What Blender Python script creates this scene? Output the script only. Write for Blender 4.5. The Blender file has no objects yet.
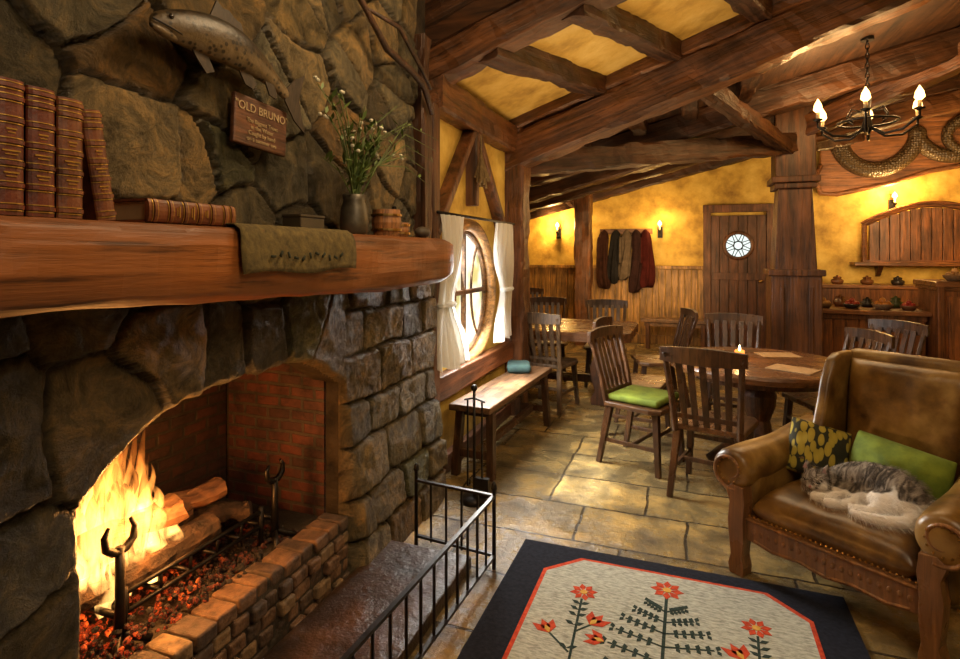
import bpy, math, random, bmesh
import numpy as np
from mathutils import Vector, Matrix, Euler, noise
random.seed(7); np.random.seed(7)
V=Vector
sc=bpy.context.scene
COL=sc.collection
# ---------------------------------------------------------------- materials
def base(name):
    m=bpy.data.materials.new(name); m.use_nodes=True
    nt=m.node_tree; b=nt.nodes['Principled BSDF']
    return m,nt,b
def ramp(nt,cols,pos=None):
    r=nt.nodes.new('ShaderNodeValToRGB'); e=r.color_ramp.elements
    n=len(cols); pos=pos or [i/(n-1) for i in range(n)]
    while len(e)<n: e.new(.5)
    for i,c in enumerate(cols):
        e[i].position=pos[i]; e[i].color=(c[0],c[1],c[2],1)
    return r
def nmat(name,cols,scale=(1,1,1),ns=5,detail=6,rough=.6,bump=.3,bdist=.01,metal=0,pos=None,dist=0.,spec=.5,lo=.3,hi=.7,rot=None,rr=0,coat=0):
    m,nt,b=base(name); N=nt.nodes; L=nt.links
    tc=N.new('ShaderNodeTexCoord'); mp=N.new('ShaderNodeMapping'); mp.inputs['Scale'].default_value=scale
    if rot: mp.inputs['Rotation'].default_value=rot
    L.new(tc.outputs['Object'],mp.inputs['Vector'])
    no=N.new('ShaderNodeTexNoise'); no.inputs['Scale'].default_value=ns; no.inputs['Detail'].default_value=detail
    no.inputs['Distortion'].default_value=dist; no.inputs['Roughness'].default_value=.62
    L.new(mp.outputs[0],no.inputs['Vector'])
    mr=N.new('ShaderNodeMapRange'); mr.inputs[1].default_value=lo; mr.inputs[2].default_value=hi
    L.new(no.outputs[0],mr.inputs[0])
    r=ramp(nt,cols,pos); L.new(mr.outputs[0],r.inputs[0]); L.new(r.outputs[0],b.inputs['Base Color'])
    b.inputs['Roughness'].default_value=rough; b.inputs['Metallic'].default_value=metal
    b.inputs['Specular IOR Level'].default_value=spec
    b.inputs['Coat Weight'].default_value=coat
    if bump:
        bp=N.new('ShaderNodeBump'); bp.inputs['Strength'].default_value=bump; bp.inputs['Distance'].default_value=bdist
        L.new(no.outputs[0],bp.inputs['Height']); L.new(bp.outputs[0],b.inputs['Normal'])
    return m
def wood(name,c,axis='z',rough=.42,bump=.5,ns=4,k=1.0,contrast=.4,dark=.62,crack=.85):
    c=tuple(v*dark for v in c)
    m,nt,b=base(name); N=nt.nodes; L=nt.links
    tc=N.new('ShaderNodeTexCoord')
    def mp(s):
        q=N.new('ShaderNodeMapping'); q.inputs['Scale'].default_value={'x':(s[0],s[1],s[1]),'y':(s[1],s[0],s[1]),'z':(s[1],s[1],s[0])}[axis]; L.new(tc.outputs['Object'],q.inputs[0]); return q
    def ns_(q,sc_,de,di,ro=.6):
        n=N.new('ShaderNodeTexNoise'); n.inputs['Scale'].default_value=sc_; n.inputs['Detail'].default_value=de; n.inputs['Distortion'].default_value=di; n.inputs['Roughness'].default_value=ro; L.new(q.outputs[0],n.inputs[0]); return n
    g=ns_(mp((.25*k,3.2*k)),ns,8,.7); cr=ns_(mp((.5*k,9*k)),4,5,.3,.7); bl=ns_(mp((.8*k,1.2*k)),2.2,4,.2)
    r=ramp(nt,[tuple(v*contrast for v in c),c,tuple(min(1,v*1.7) for v in c)],[.32,.52,.72]); L.new(g.outputs[0],r.inputs[0])
    r2=ramp(nt,[(.18,.15,.13),(1,1,1),(1.2,1.15,1.1)],[.34,.45,.7]); L.new(cr.outputs[0],r2.inputs[0])
    r3=ramp(nt,[(.45,.42,.4),(1,1,1),(1.45,1.4,1.3)],[.32,.5,.7]); L.new(bl.outputs[0],r3.inputs[0])
    x=r.outputs[0]
    for q in(r2,r3):
        mx=N.new('ShaderNodeMix'); mx.data_type='RGBA'; mx.blend_type='MULTIPLY'; mx.inputs[0].default_value=crack
        L.new(x,mx.inputs[6]); L.new(q.outputs[0],mx.inputs[7]); x=mx.outputs[2]
    L.new(x,b.inputs['Base Color'])
    ad=N.new('ShaderNodeMath'); ad.operation='MULTIPLY_ADD'; ad.inputs[1].default_value=.6; L.new(cr.outputs[0],ad.inputs[0]); L.new(g.outputs[0],ad.inputs[2])
    bp=N.new('ShaderNodeBump'); bp.inputs['Strength'].default_value=bump; bp.inputs['Distance'].default_value=.012/k**.5; L.new(ad.outputs[0],bp.inputs['Height']); L.new(bp.outputs[0],b.inputs['Normal'])
    mr=N.new('ShaderNodeMapRange'); mr.inputs[1].default_value=.3; mr.inputs[2].default_value=.7; mr.inputs[3].default_value=rough+.18; mr.inputs[4].default_value=rough-.06; L.new(bl.outputs[0],mr.inputs[0]); L.new(mr.outputs[0],b.inputs['Roughness'])
    return m
def plain(name,c,rough=.6,metal=0,spec=.5):
    d=tuple(v*.8 for v in c)
    return nmat(name,[d,c],ns=20,rough=rough,bump=.08,bdist=.002,metal=metal,spec=spec)
def emis(name,c,s):
    m=bpy.data.materials.new(name); m.use_nodes=True; nt=m.node_tree; nt.nodes.clear()
    o=nt.nodes.new('ShaderNodeOutputMaterial'); e=nt.nodes.new('ShaderNodeEmission')
    e.inputs[0].default_value=(*c,1); e.inputs[1].default_value=s; nt.links.new(e.outputs[0],o.inputs[0]); return m
def brick(name,plane,bw,rh,mort,c1,c2,mc,bump=.6,rough=.6,offset=.5,nscale=3,tint=None,msmooth=.3,bd=.012,freq=2,squash=1,warp=.02,bias=0.):
    m,nt,b=base(name); N=nt.nodes; L=nt.links
    tc=N.new('ShaderNodeTexCoord'); sp=N.new('ShaderNodeSeparateXYZ'); cb=N.new('ShaderNodeCombineXYZ')
    L.new(tc.outputs['Object'],sp.inputs[0])
    L.new(sp.outputs['XYZ'.index(plane[0])],cb.inputs[0]); L.new(sp.outputs['XYZ'.index(plane[1])],cb.inputs[1])
    wn=N.new('ShaderNodeTexNoise'); wn.inputs['Scale'].default_value=5; L.new(cb.outputs[0],wn.inputs['Vector'])
    vm=N.new('ShaderNodeVectorMath'); vm.operation='MULTIPLY_ADD'; vm.inputs[1].default_value=(warp,warp,0)
    L.new(wn.outputs['Color'],vm.inputs[0]); L.new(cb.outputs[0],vm.inputs[2])
    br=N.new('ShaderNodeTexBrick'); br.inputs['Scale'].default_value=1; br.inputs['Brick Width'].default_value=bw; br.inputs['Bias'].default_value=bias
    br.inputs['Row Height'].default_value=rh; br.inputs['Mortar Size'].default_value=mort; br.inputs['Mortar Smooth'].default_value=msmooth
    br.inputs['Color1'].default_value=(*c1,1); br.inputs['Color2'].default_value=(*c2,1); br.inputs['Mortar'].default_value=(*mc,1)
    br.offset=offset; br.offset_frequency=freq; br.squash=squash; br.squash_frequency=3
    L.new(vm.outputs[0],br.inputs['Vector'])
    no=N.new('ShaderNodeTexNoise'); no.inputs['Scale'].default_value=nscale; no.inputs['Detail'].default_value=10; no.inputs['Roughness'].default_value=.7
    L.new(cb.outputs[0],no.inputs['Vector'])
    t=tint or [(.35,.33,.3),(1,.97,.9),(1.6,1.4,1.1)]
    r=ramp(nt,t,[.36,.5,.66]); L.new(no.outputs[0],r.inputs[0])
    mx=N.new('ShaderNodeMix'); mx.data_type='RGBA'; mx.blend_type='MULTIPLY'; mx.inputs[0].default_value=1
    L.new(br.outputs[0],mx.inputs[6]); L.new(r.outputs[0],mx.inputs[7]); L.new(mx.outputs[2],b.inputs['Base Color'])
    mrr=N.new('ShaderNodeMapRange'); mrr.inputs[1].default_value=.35; mrr.inputs[2].default_value=.65; mrr.inputs[3].default_value=rough+.2; mrr.inputs[4].default_value=rough-.08; L.new(no.outputs[0],mrr.inputs[0]); L.new(mrr.outputs[0],b.inputs['Roughness'])
    ma=N.new('ShaderNodeMath'); ma.operation='MULTIPLY_ADD'; ma.inputs[1].default_value=-1.0
    L.new(br.outputs['Fac'],ma.inputs[0]); 
    m2=N.new('ShaderNodeMath'); m2.operation='MULTIPLY'; m2.inputs[1].default_value=1.1; L.new(no.outputs[0],m2.inputs[0]); L.new(m2.outputs[0],ma.inputs[2])
    bp=N.new('ShaderNodeBump'); bp.inputs['Strength'].default_value=bump; bp.inputs['Distance'].default_value=bd
    L.new(ma.outputs[0],bp.inputs['Height']); L.new(bp.outputs[0],b.inputs['Normal'])
    return m
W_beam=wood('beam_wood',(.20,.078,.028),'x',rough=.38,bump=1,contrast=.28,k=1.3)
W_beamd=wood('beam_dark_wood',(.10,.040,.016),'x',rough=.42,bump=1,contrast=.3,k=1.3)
W_post=wood('post_wood',(.20,.078,.028),'z',rough=.4,bump=.9,contrast=.3)
W_mantel=wood('mantel_wood',(.36,.12,.028),'y',rough=.46,bump=.5,ns=2.2,k=.7)
W_chair=wood('chair_wood',(.10,.045,.02),'z',rough=.28,bump=.3,k=3)
W_chairs=wood('chair_seat_wood',(.17,.08,.032),'y',rough=.25,bump=.3,k=3)
W_pale=wood('worn_chair_wood',(.18,.11,.06),'z',rough=.33,bump=.3,k=3)
W_table=wood('table_wood',(.22,.095,.038),'x',rough=.2,bump=.25,k=2)
W_tleg=wood('table_leg_wood',(.13,.05,.019),'z',rough=.35,k=3)
W_bench=wood('bench_wood',(.22,.115,.055),'y',rough=.34,k=2)
W_wains=wood('wainscot_wood',(.50,.26,.07),'z',rough=.4,k=2)
W_door=wood('door_wood',(.16,.06,.022),'z',rough=.4,k=2)
W_bar=wood('bar_wood',(.30,.11,.035),'z',rough=.35,k=2)
W_barx=wood('bar_top_wood',(.30,.12,.04),'x',rough=.3,k=2)
W_carve=wood('carving_wood',(.46,.18,.06),'x',rough=.4,k=1.5,bump=.9)
W_chairfr=wood('armchair_frame_wood',(.27,.12,.04),'z',rough=.25,k=2.5,bump=.2,contrast=.6,crack=.45)
PL_y=nmat('yellow_plaster',[(.26,.14,.02),(.60,.38,.065),(.80,.58,.14)],ns=3,detail=12,rough=.7,bump=.7,bdist=.03)
PL_c=nmat('ceiling_plaster',[(.34,.19,.03),(.62,.39,.08),(.76,.54,.16)],ns=3.4,detail=11,rough=.85,bump=.6,bdist=.03)
IRON=nmat('black_iron',[(.012,.011,.010),(.035,.03,.028)],ns=30,rough=.42,bump=.3,bdist=.003,metal=.8)
BRASS=plain('aged_brass',(.45,.27,.09),.35,1)
LEATH=nmat('brown_leather',[(.045,.019,.004),(.15,.074,.014),(.27,.155,.04)],ns=4.5,detail=11,rough=.34,bump=.35,bdist=.012,coat=0,lo=.36,hi=.66)
GREEN=nmat('green_velvet',[(.07,.11,.008),(.20,.27,.022)],ns=9,rough=.85,bump=.4)
def sheer():
    m,nt,b=base('curtain_cloth'); N=nt.nodes;L=nt.links
    b.inputs['Base Color'].default_value=(.88,.88,.84,1); b.inputs['Roughness'].default_value=.9
    o=nt.nodes['Material Output']; tr=N.new('ShaderNodeBsdfTranslucent'); tr.inputs[0].default_value=(.88,.89,.86,1); tp=N.new('ShaderNodeBsdfTransparent')
    m1=N.new('ShaderNodeMixShader'); m1.inputs[0].default_value=.5; L.new(b.outputs[0],m1.inputs[1]); L.new(tr.outputs[0],m1.inputs[2])
    m2=N.new('ShaderNodeMixShader'); m2.inputs[0].default_value=.14; L.new(m1.outputs[0],m2.inputs[1]); L.new(tp.outputs[0],m2.inputs[2]); L.new(m2.outputs[0],o.inputs[0]); return m
WHITE=sheer()
FLOOR=brick('flagstone_floor','XY',.56,.42,.008,(.275,.20,.088),(.14,.108,.052),(.04,.03,.018),bump=.85,rough=.22,nscale=3.8,
   tint=[(.26,.24,.21),(.86,.82,.73),(1.95,1.7,1.22)],bd=.025,freq=2,warp=.035,offset=.40,squash=1.4)
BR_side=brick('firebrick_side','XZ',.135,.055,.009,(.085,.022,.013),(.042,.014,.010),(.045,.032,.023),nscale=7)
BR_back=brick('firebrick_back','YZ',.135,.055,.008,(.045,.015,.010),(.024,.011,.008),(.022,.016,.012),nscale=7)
DARKST=nmat('hearth_stone',[(.010,.006,.003),(.04,.02,.010),(.09,.043,.02)],ns=5,detail=10,rough=.3,bump=.8,bdist=.03)
def stone_mat():
    m,nt,b=base('field_stone'); N=nt.nodes; L=nt.links
    a=N.new('ShaderNodeAttribute'); a.attribute_name='Col'
    tc=N.new('ShaderNodeTexCoord'); no=N.new('ShaderNodeTexNoise'); no.inputs['Scale'].default_value=8; no.inputs['Detail'].default_value=12; no.inputs['Roughness'].default_value=.78
    no.inputs['Distortion'].default_value=.9
    L.new(tc.outputs['Object'],no.inputs['Vector'])
    r=ramp(nt,[(.25,.23,.18),(.95,.94,.88),(2.4,2.0,1.4)],[.37,.5,.66]); L.new(no.outputs[0],r.inputs[0])
    mx=N.new('ShaderNodeMix'); mx.data_type='RGBA'; mx.blend_type='MULTIPLY'; mx.inputs[0].default_value=1
    L.new(a.outputs['Color'],mx.inputs[6]); L.new(r.outputs[0],mx.inputs[7]); L.new(mx.outputs[2],b.inputs['Base Color'])
    n2=N.new('ShaderNodeTexNoise'); n2.inputs['Scale'].default_value=26; n2.inputs['Detail'].default_value=10; n2.inputs['Roughness'].default_value=.78; L.new(tc.outputs['Object'],n2.inputs['Vector'])
    ad=N.new('ShaderNodeMath'); ad.operation='MULTIPLY_ADD'; ad.inputs[1].default_value=.9; L.new(n2.outputs[0],ad.inputs[0]); L.new(no.outputs[0],ad.inputs[2])
    bp=N.new('ShaderNodeBump'); bp.inputs['Strength'].default_value=1; bp.inputs['Distance'].default_value=.034
    L.new(ad.outputs[0],bp.inputs['Height']); L.new(bp.outputs[0],b.inputs['Normal']); b.inputs['Roughness'].default_value=.38
    return m
STONE=stone_mat()
# ---------------------------------------------------------------- mesh builder
class MB:
    def __init__(s): s.v=[];s.f=[];s.m=[]
    def add(s,vs,fs,mi=0,M=None):
        o=len(s.v)
        for p in vs:
            p=V(p); s.v.append(M@p if M else p)
        for f in fs: s.f.append([i+o for i in f]); s.m.append(mi)
        return s
    def box(s,c,d,mi=0,rot=None,top=(1,1)):
        x,y,z=d[0]/2,d[1]/2,d[2]/2
        vs=[(-x,-y,-z),(x,-y,-z),(x,y,-z),(-x,y,-z),(-x*top[0],-y*top[1],z),(x*top[0],-y*top[1],z),(x*top[0],y*top[1],z),(-x*top[0],y*top[1],z)]
        M=Matrix.Translation(c)
        if rot: M=M@Euler(rot).to_matrix().to_4x4()
        return s.add(vs,[(0,3,2,1),(4,5,6,7),(0,1,5,4),(1,2,6,5),(2,3,7,6),(3,0,4,7)],mi,M)
    def bar(s,p0,p1,w,h,mi=0,up=(0,0,1),w1=None,h1=None):
        p0=V(p0);p1=V(p1);d=(p1-p0).normalized();u=V(up)
        if abs(d.dot(u))>.98:u=V((1,0,0))
        a=d.cross(u).normalized();b=a.cross(d)
        w1=w1 or w;h1=h1 or h
        vs=[]
        for p,ww,hh in((p0,w,h),(p1,w1,h1)):
            for i,j in((-1,-1),(1,-1),(1,1),(-1,1)): vs.append(p+a*i*ww/2+b*j*hh/2)
        return s.add(vs,[(0,3,2,1),(4,5,6,7),(0,1,5,4),(1,2,6,5),(2,3,7,6),(3,0,4,7)],mi)
    def tube(s,pts,r,n=8,mi=0,sx=1,closed=False):
        pts=[V(p) for p in pts];m=len(pts)
        if not hasattr(r,'__len__'): r=[r]*m
        t0=(pts[1]-pts[0]).normalized()
        u=V((0,0,1)) if abs(t0.z)<.9 else V((1,0,0))
        a=t0.cross(u).normalized();vs=[];fs=[]
        for i in range(m):
            if closed: t=(pts[(i+1)%m]-pts[i-1]).normalized()
            else: t=(pts[min(i+1,m-1)]-pts[max(i-1,0)]).normalized()
            a=(a-t*a.dot(t)).normalized();b=t.cross(a)
            for k in range(n):
                w=2*math.pi*k/n; vs.append(pts[i]+a*math.cos(w)*r[i]*sx+b*math.sin(w)*r[i])
        for i in range(m if closed else m-1):
            j=(i+1)%m
            for k in range(n):
                fs.append((i*n+k,i*n+(k+1)%n,j*n+(k+1)%n,j*n+k))
        if not closed:
            fs.append(tuple(range(n))[::-1]); fs.append(tuple((m-1)*n+k for k in range(n)))
        return s.add(vs,fs,mi)
    def cyl(s,p0,p1,r0,r1=None,n=12,mi=0): return s.tube([p0,p1],[r0,r0 if r1 is None else r1],n,mi)
    def lathe(s,prof,c=(0,0,0),n=24,mi=0,M=None):
        vs=[];fs=[];m=len(prof)
        for r,z in prof:
            for k in range(n):
                w=2*math.pi*k/n; vs.append(V((c[0]+r*math.cos(w),c[1]+r*math.sin(w),c[2]+z)))
        for i in range(m-1):
            for k in range(n): fs.append((i*n+k,i*n+(k+1)%n,(i+1)*n+(k+1)%n,(i+1)*n+k))
        fs.append(tuple(range(n))[::-1]); fs.append(tuple((m-1)*n+k for k in range(n)))
        return s.add(vs,fs,mi,M)
    def ball(s,c,r,mi=0,n=12,rot=None):
        if not hasattr(r,'__len__'): r=(r,r,r)
        vs=[];fs=[];h=n//2+1
        for i in range(1,h):
            ph=math.pi*i/h
            for k in range(n):
                w=2*math.pi*k/n; vs.append((r[0]*math.sin(ph)*math.cos(w),r[1]*math.sin(ph)*math.sin(w),r[2]*math.cos(ph)))
        vs+= [(0,0,r[2]),(0,0,-r[2])]
        for i in range(h-2):
            for k in range(n): fs.append((i*n+k,(i+1)*n+k,(i+1)*n+(k+1)%n,i*n+(k+1)%n))
        t=len(vs)-2
        for k in range(n):
            fs.append((t,k,(k+1)%n)); fs.append((t+1,(h-2)*n+(k+1)%n,(h-2)*n+k))
        M=Matrix.Translation(c)
        if rot: M=M@Euler(rot).to_matrix().to_4x4()
        return s.add(vs,fs,mi,M)
    def prism(s,out,fn,t0,t1,mi=0):
        n=len(out); vs=[fn(a,b,t0) for a,b in out]+[fn(a,b,t1) for a,b in out]
        fs=[tuple(range(n))[::-1],tuple(range(n,2*n))]+[(i,(i+1)%n,n+(i+1)%n,n+i) for i in range(n)]
        return s.add(vs,fs,mi)
    def obj(s,name,mats,parent=None,bevel=0,sub=0,smooth=False,loc=None,rot=None,seg=2,remesh=0,label=None):
        me=bpy.data.meshes.new(name); me.from_pydata([tuple(p) for p in s.v],[],s.f)
        if not isinstance(mats,(list,tuple)): mats=[mats]
        for m in mats: me.materials.append(m)
        me.polygons.foreach_set('material_index',s.m)
        if smooth or sub or remesh: me.polygons.foreach_set('use_smooth',[True]*len(s.f))
        me.update()
        bm=bmesh.new(); bm.from_mesh(me); bmesh.ops.recalc_face_normals(bm,faces=bm.faces); bm.to_mesh(me); bm.free()
        o=bpy.data.objects.new(name,me); COL.objects.link(o)
        if bevel:
            b=o.modifiers.new('bevel','BEVEL'); b.width=bevel; b.segments=seg; b.limit_method='ANGLE'
        if remesh:
            r=o.modifiers.new('remesh','REMESH'); r.mode='VOXEL'; r.voxel_size=remesh; r.use_smooth_shade=True
            q=o.modifiers.new('sm','SMOOTH'); q.iterations=4; q.factor=.6
        if sub:
            q=o.modifiers.new('sub','SUBSURF'); q.levels=sub; q.render_levels=sub
        if loc: o.location=loc
        if rot: o.rotation_euler=rot
        if parent: o.parent=parent
        if label: o['label']=label
        return o
def root(name,label,cat,loc=(0,0,0),rz=0,group=None):
    e=bpy.data.objects.new(name,None); e.empty_display_size=.05; COL.objects.link(e)
    e.location=loc; e.rotation_euler=(0,0,rz); e['label']=label; e['category']=cat
    if group: e['group']=group
    return e
def tag(o,label,cat,group=None):
    o['label']=label;o['category']=cat
    if group:o['group']=group
    return o
def dup(r,loc,rz,label=None):
    def cp(o,par):
        c=o.copy(); COL.objects.link(c)
        if par: c.parent=par
        for k in [x for x in bpy.data.objects if x.parent==o]: cp(k,c)
        return c
    n=cp(r,None); n.location=loc; n.rotation_euler=(0,0,rz)
    if label: n['label']=label
    return n
def S(o,kind='structure'): o['kind']=kind; return o
def face(fx,fy): return math.atan2(-fx,fy)
def light(kind,loc,e,col,size=.1,d=None,sz2=None,spread=None):
    l=bpy.data.lights.new(kind.lower()+'_light',kind); l.energy=e; l.color=col
    if kind=='POINT': l.shadow_soft_size=size
    if kind=='AREA':
        l.size=size
        if spread: l.spread=spread
        if sz2: l.shape='RECTANGLE'; l.size_y=sz2
    if kind=='SUN': l.angle=size
    o=bpy.data.objects.new(kind.lower()+'_light',l); COL.objects.link(o); o.location=loc
    if d: o.rotation_euler=V(d).to_track_quat('-Z','Y').to_euler()
    return o
# ---------------------------------------------------------------- camera
cam=bpy.data.cameras.new('camera'); co=bpy.data.objects.new('camera',cam); COL.objects.link(co)
co.location=(0,0,1.5); co.rotation_euler=(math.radians(90),0,math.radians(20.4))
cam.sensor_width=36; cam.lens=565/960*36; cam.shift_y=-77.5/960; cam.clip_start=.05
sc.camera=co
# ---------------------------------------------------------------- shell
S(MB().box((.5,4.0,-.05),(9,12.5,.1)).obj('floor',FLOOR))
def window_wall():
    cy,cz,R=4.04,1.19,.50; y0,y1,z0,z1=3.21,5.2,0,3.8
    ang=sorted([2*math.pi*k/64 for k in range(64)]+[math.atan2(b-cz,a-cy)%(2*math.pi) for a in(y0,y1) for b in(z0,z1)])
    mb=MB(); n=len(ang); vi=[];vo=[]
    for w in ang:
        c,s_=math.cos(w),math.sin(w)
        t=min([((y1 if c>0 else y0)-cy)/c if abs(c)>1e-6 else 1e9,((z1 if s_>0 else z0)-cz)/s_ if abs(s_)>1e-6 else 1e9])
        vi.append((cy+R*c,cz+R*s_)); vo.append((cy+t*c,cz+t*s_))
    for X in(-1.6,-1.8):
        mb.add([(X,a,b) for a,b in vi]+[(X,a,b) for a,b in vo],[(i,(i+1)%n,n+(i+1)%n,n+i) for i in range(n)])
    mb.add([(-1.6,a,b) for a,b in vi]+[(-1.8,a,b) for a,b in vi],[(i,(i+1)%n,n+(i+1)%n,n+i) for i in range(n)])
    mb.add([(-1.6,a,b) for a,b in vo]+[(-1.8,a,b) for a,b in vo],[(i,(i+1)%n,n+(i+1)%n,n+i) for i in range(n)])
    return mb.obj('wall_left',PL_y)
S(window_wall())
S(MB().box((-2.6,5.15,1.45),(1.6,.1,2.9)).obj('wall_left_return',PL_y))
S(MB().box((-3.45,7.45,1.6),(.1,4.6,3.2)).obj('wall_alcove',PL_y))
S(MB().box((.5,9.75,2.2),(8,.1,4.4)).obj('wall_back',PL_y))
S(MB().box((4.3,4.8,2.3),(.1,9.8,4.6)).obj('wall_right',PL_y))
def slab(x0,x1,y0,y1,f,mat,name,t=.08):
    mb=MB(); mb.add([(x0,y0,f(x0)),(x1,y0,f(x1)),(x1,y1,f(x1)),(x0,y1,f(x0)),(x0,y0,f(x0)+t),(x1,y0,f(x1)+t),(x1,y1,f(x1)+t),(x0,y1,f(x0)+t)],
      [(0,3,2,1),(4,5,6,7),(0,1,5,4),(1,2,6,5),(2,3,7,6),(3,0,4,7)])
    return S(mb.obj(name,mat))
cf=lambda x:3.26+.36*x
cb=lambda x:2.98+.25*x
slab(-1.8,4.3,3.3,5.15,cf,PL_c,'ceiling')
CW=wood('ceiling_boards_wood',(.10,.042,.017),'y',rough=.55)
slab(-3.5,4.3,5.15,9.7,cb,CW,'ceiling')
S(MB().box((1.0,.9,3.75),(6.6,4.9,.08)).obj('ceiling',PL_c))
slab(-1.85,4.3,3.24,3.30,lambda x:3.36+.36*x,wood('ceiling_step_wood',(.10,.04,.016),'x'),'wall_ceiling_step',1.2)
tn=[0]
def trim(mb_or,mat,bevel=.01,**k):
    tn[0]+=1; return S(mb_or.obj('trim_%d'%tn[0],mat,bevel=bevel,**k))
def beam(p0,p1,w,h,mat=None,rough=.020,seed=None):
    p0=V(p0);p1=V(p1);L=(p1-p0).length;n=max(4,int(L/.07)); mb=MB(); sd=random.random()*50
    c=.18
    prof=[(-.5+c*.5,-.5),(.0,-.5),(.5-c*.5,-.5),(.5,-.5+c*.5),(.5,0),(.5,.5-c*.5),(.5-c*.5,.5),(-.5+c*.5,.5),(-.5,.5-c*.5),(-.5,0),(-.5,-.5+c*.5)]
    m_=len(prof)
    vs=[];fs=[]
    for i in range(n+1):
        x=L*i/n
        for k,(a,b) in enumerate(prof):
            j=(noise.noise(V((x*3+sd,k*3.1,sd)))+.7*noise.noise(V((x*9+sd,k*5.1,sd))))*rough*2
            vs.append((x,a*w*(1+j/w),b*h*(1+j/h)))
    for i in range(n):
        for k in range(m_): fs.append((i*m_+k,i*m_+(k+1)%m_,(i+1)*m_+(k+1)%m_,(i+1)*m_+k))
    fs.append(tuple(range(m_)));fs.append(tuple(n*m_+k for k in range(m_)))
    mb.add(vs,fs)
    d=(p1-p0).normalized(); y=V((0,0,1)).cross(d)
    if y.length<.05:y=V((0,1,0))
    y.normalize(); z=d.cross(y)
    tn[0]+=1
    o=mb.obj('trim_%d'%tn[0],mat or W_beam)
    o.matrix_world=Matrix.Translation(p0)@Matrix((d,y,z)).transposed().to_4x4()
    return S(o)
beam((-1.75,3.40,2.72),(3.2,3.40,4.50),.26,.34)
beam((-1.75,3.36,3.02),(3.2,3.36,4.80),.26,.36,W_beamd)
beam((-1.75,5.10,2.34),(3.3,5.10,4.15),.30,.32)
beam((-1.75,5.05,2.64),(3.3,5.05,4.38),.24,.20,W_beam)
for a,b in (((-1.20,3.34),(-.72,5.1)),((-.66,3.34),(-.10,5.1)),((.0,3.34),(.57,5.1)),((.8,3.34),(1.3,5.1)),((1.8,3.34),(2.1,5.1))):
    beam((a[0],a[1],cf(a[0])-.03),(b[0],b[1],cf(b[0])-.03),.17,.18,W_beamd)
beam((-1.56,3.3,2.53),(-1.56,5.1,2.53),.16,.24)
beam((-1.55,5.08,0),(-1.55,5.08,2.75),.24,.24,W_beam)
for y,dz,w in ((6.4,-.14,.22),(7.3,-.18,.26),(8.5,-.12,.2)):
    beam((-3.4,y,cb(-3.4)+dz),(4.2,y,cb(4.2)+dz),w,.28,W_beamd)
beam((-3.4,9.60,cb(-3.4)-.1),(4.2,9.60,cb(4.2)-.1),.14,.30,W_beamd)
for x in (-2.4,-1.63,-1.1,-.5,.0,.5,3.0,3.7):
    beam((x,5.3,cb(x)-.04),(x,9.7,cb(x)-.04),.15,.14,W_beamd)
beam((-1.5,5.25,2.35),(1.1,7.2,2.72),.18,.22,W_beamd)
beam((.1,5.3,2.95),(1.1,7.3,2.65),.14,.16,W_beamd)
beam((1.1,7.3,2.85),(3.6,5.4,3.75),.2,.24,W_beam)
beam((1.1,7.3,2.8),(4.0,7.9,3.45),.18,.22,W_beam)
beam((1.1,7.3,2.7),(2.3,9.6,3.2),.16,.2,W_beamd)
beam((-1.63,9.2,0),(-1.63,9.2,2.5),.26,.26,W_beam)
mb=MB()
mb.box((0,0,.62),(.50,.50,1.24)); mb.box((0,0,1.27),(.56,.56,.07)); mb.box((0,0,.06),(.56,.56,.12))
mb.box((0,0,1.75),(.42,.42,.92),top=(.80,.80)); mb.box((0,0,2.24),(.42,.42,.06)); mb.box((0,0,2.31),(.48,.48,.07))
mb.box((0,0,2.72),(.40,.40,.82))
for s_ in(-1,1):
    mb.box((s_*.14,-.253,.62),(.05,.02,1.0)); 
trim(mb,W_post,.012,loc=(1.10,7.3,0))
mb=MB()
mb.bar((-1.57,3.30,1.62),(-1.57,3.98,2.42),.06,.13,up=(1,0,0)); mb.bar((-1.57,4.80,1.62),(-1.57,4.05,2.42),.06,.13,up=(1,0,0))
mb.bar((-1.57,4.02,1.85),(-1.57,4.02,2.45),.06,.12,up=(1,0,0))
trim(mb,W_post)
trim(MB().bar((-1.57,3.22,.60),(-1.57,4.97,.60),.10,.16),wood('sill_wood',(.26,.09,.03),'y'),.01)
trim(MB().bar((-1.57,3.22,.06),(-1.57,4.97,.06),.06,.12),wood('base_wood',(.14,.05,.02),'y'),.01)
trim(MB().bar((-1.57,3.28,0),(-1.57,3.28,2.45),.1,.12,up=(1,0,0)),W_post,.01)
mb=MB()
x=-3.38
while x<.24:
    w=.10; mb.box((x+w/2,9.685,.62),(w-.008,.03,1.2)); x+=w
mb.box((-1.57,9.675,1.25),(3.66,.06,.05)); mb.box((-1.57,9.67,.07),(3.66,.05,.14))
trim(mb,W_wains,.004)
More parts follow.
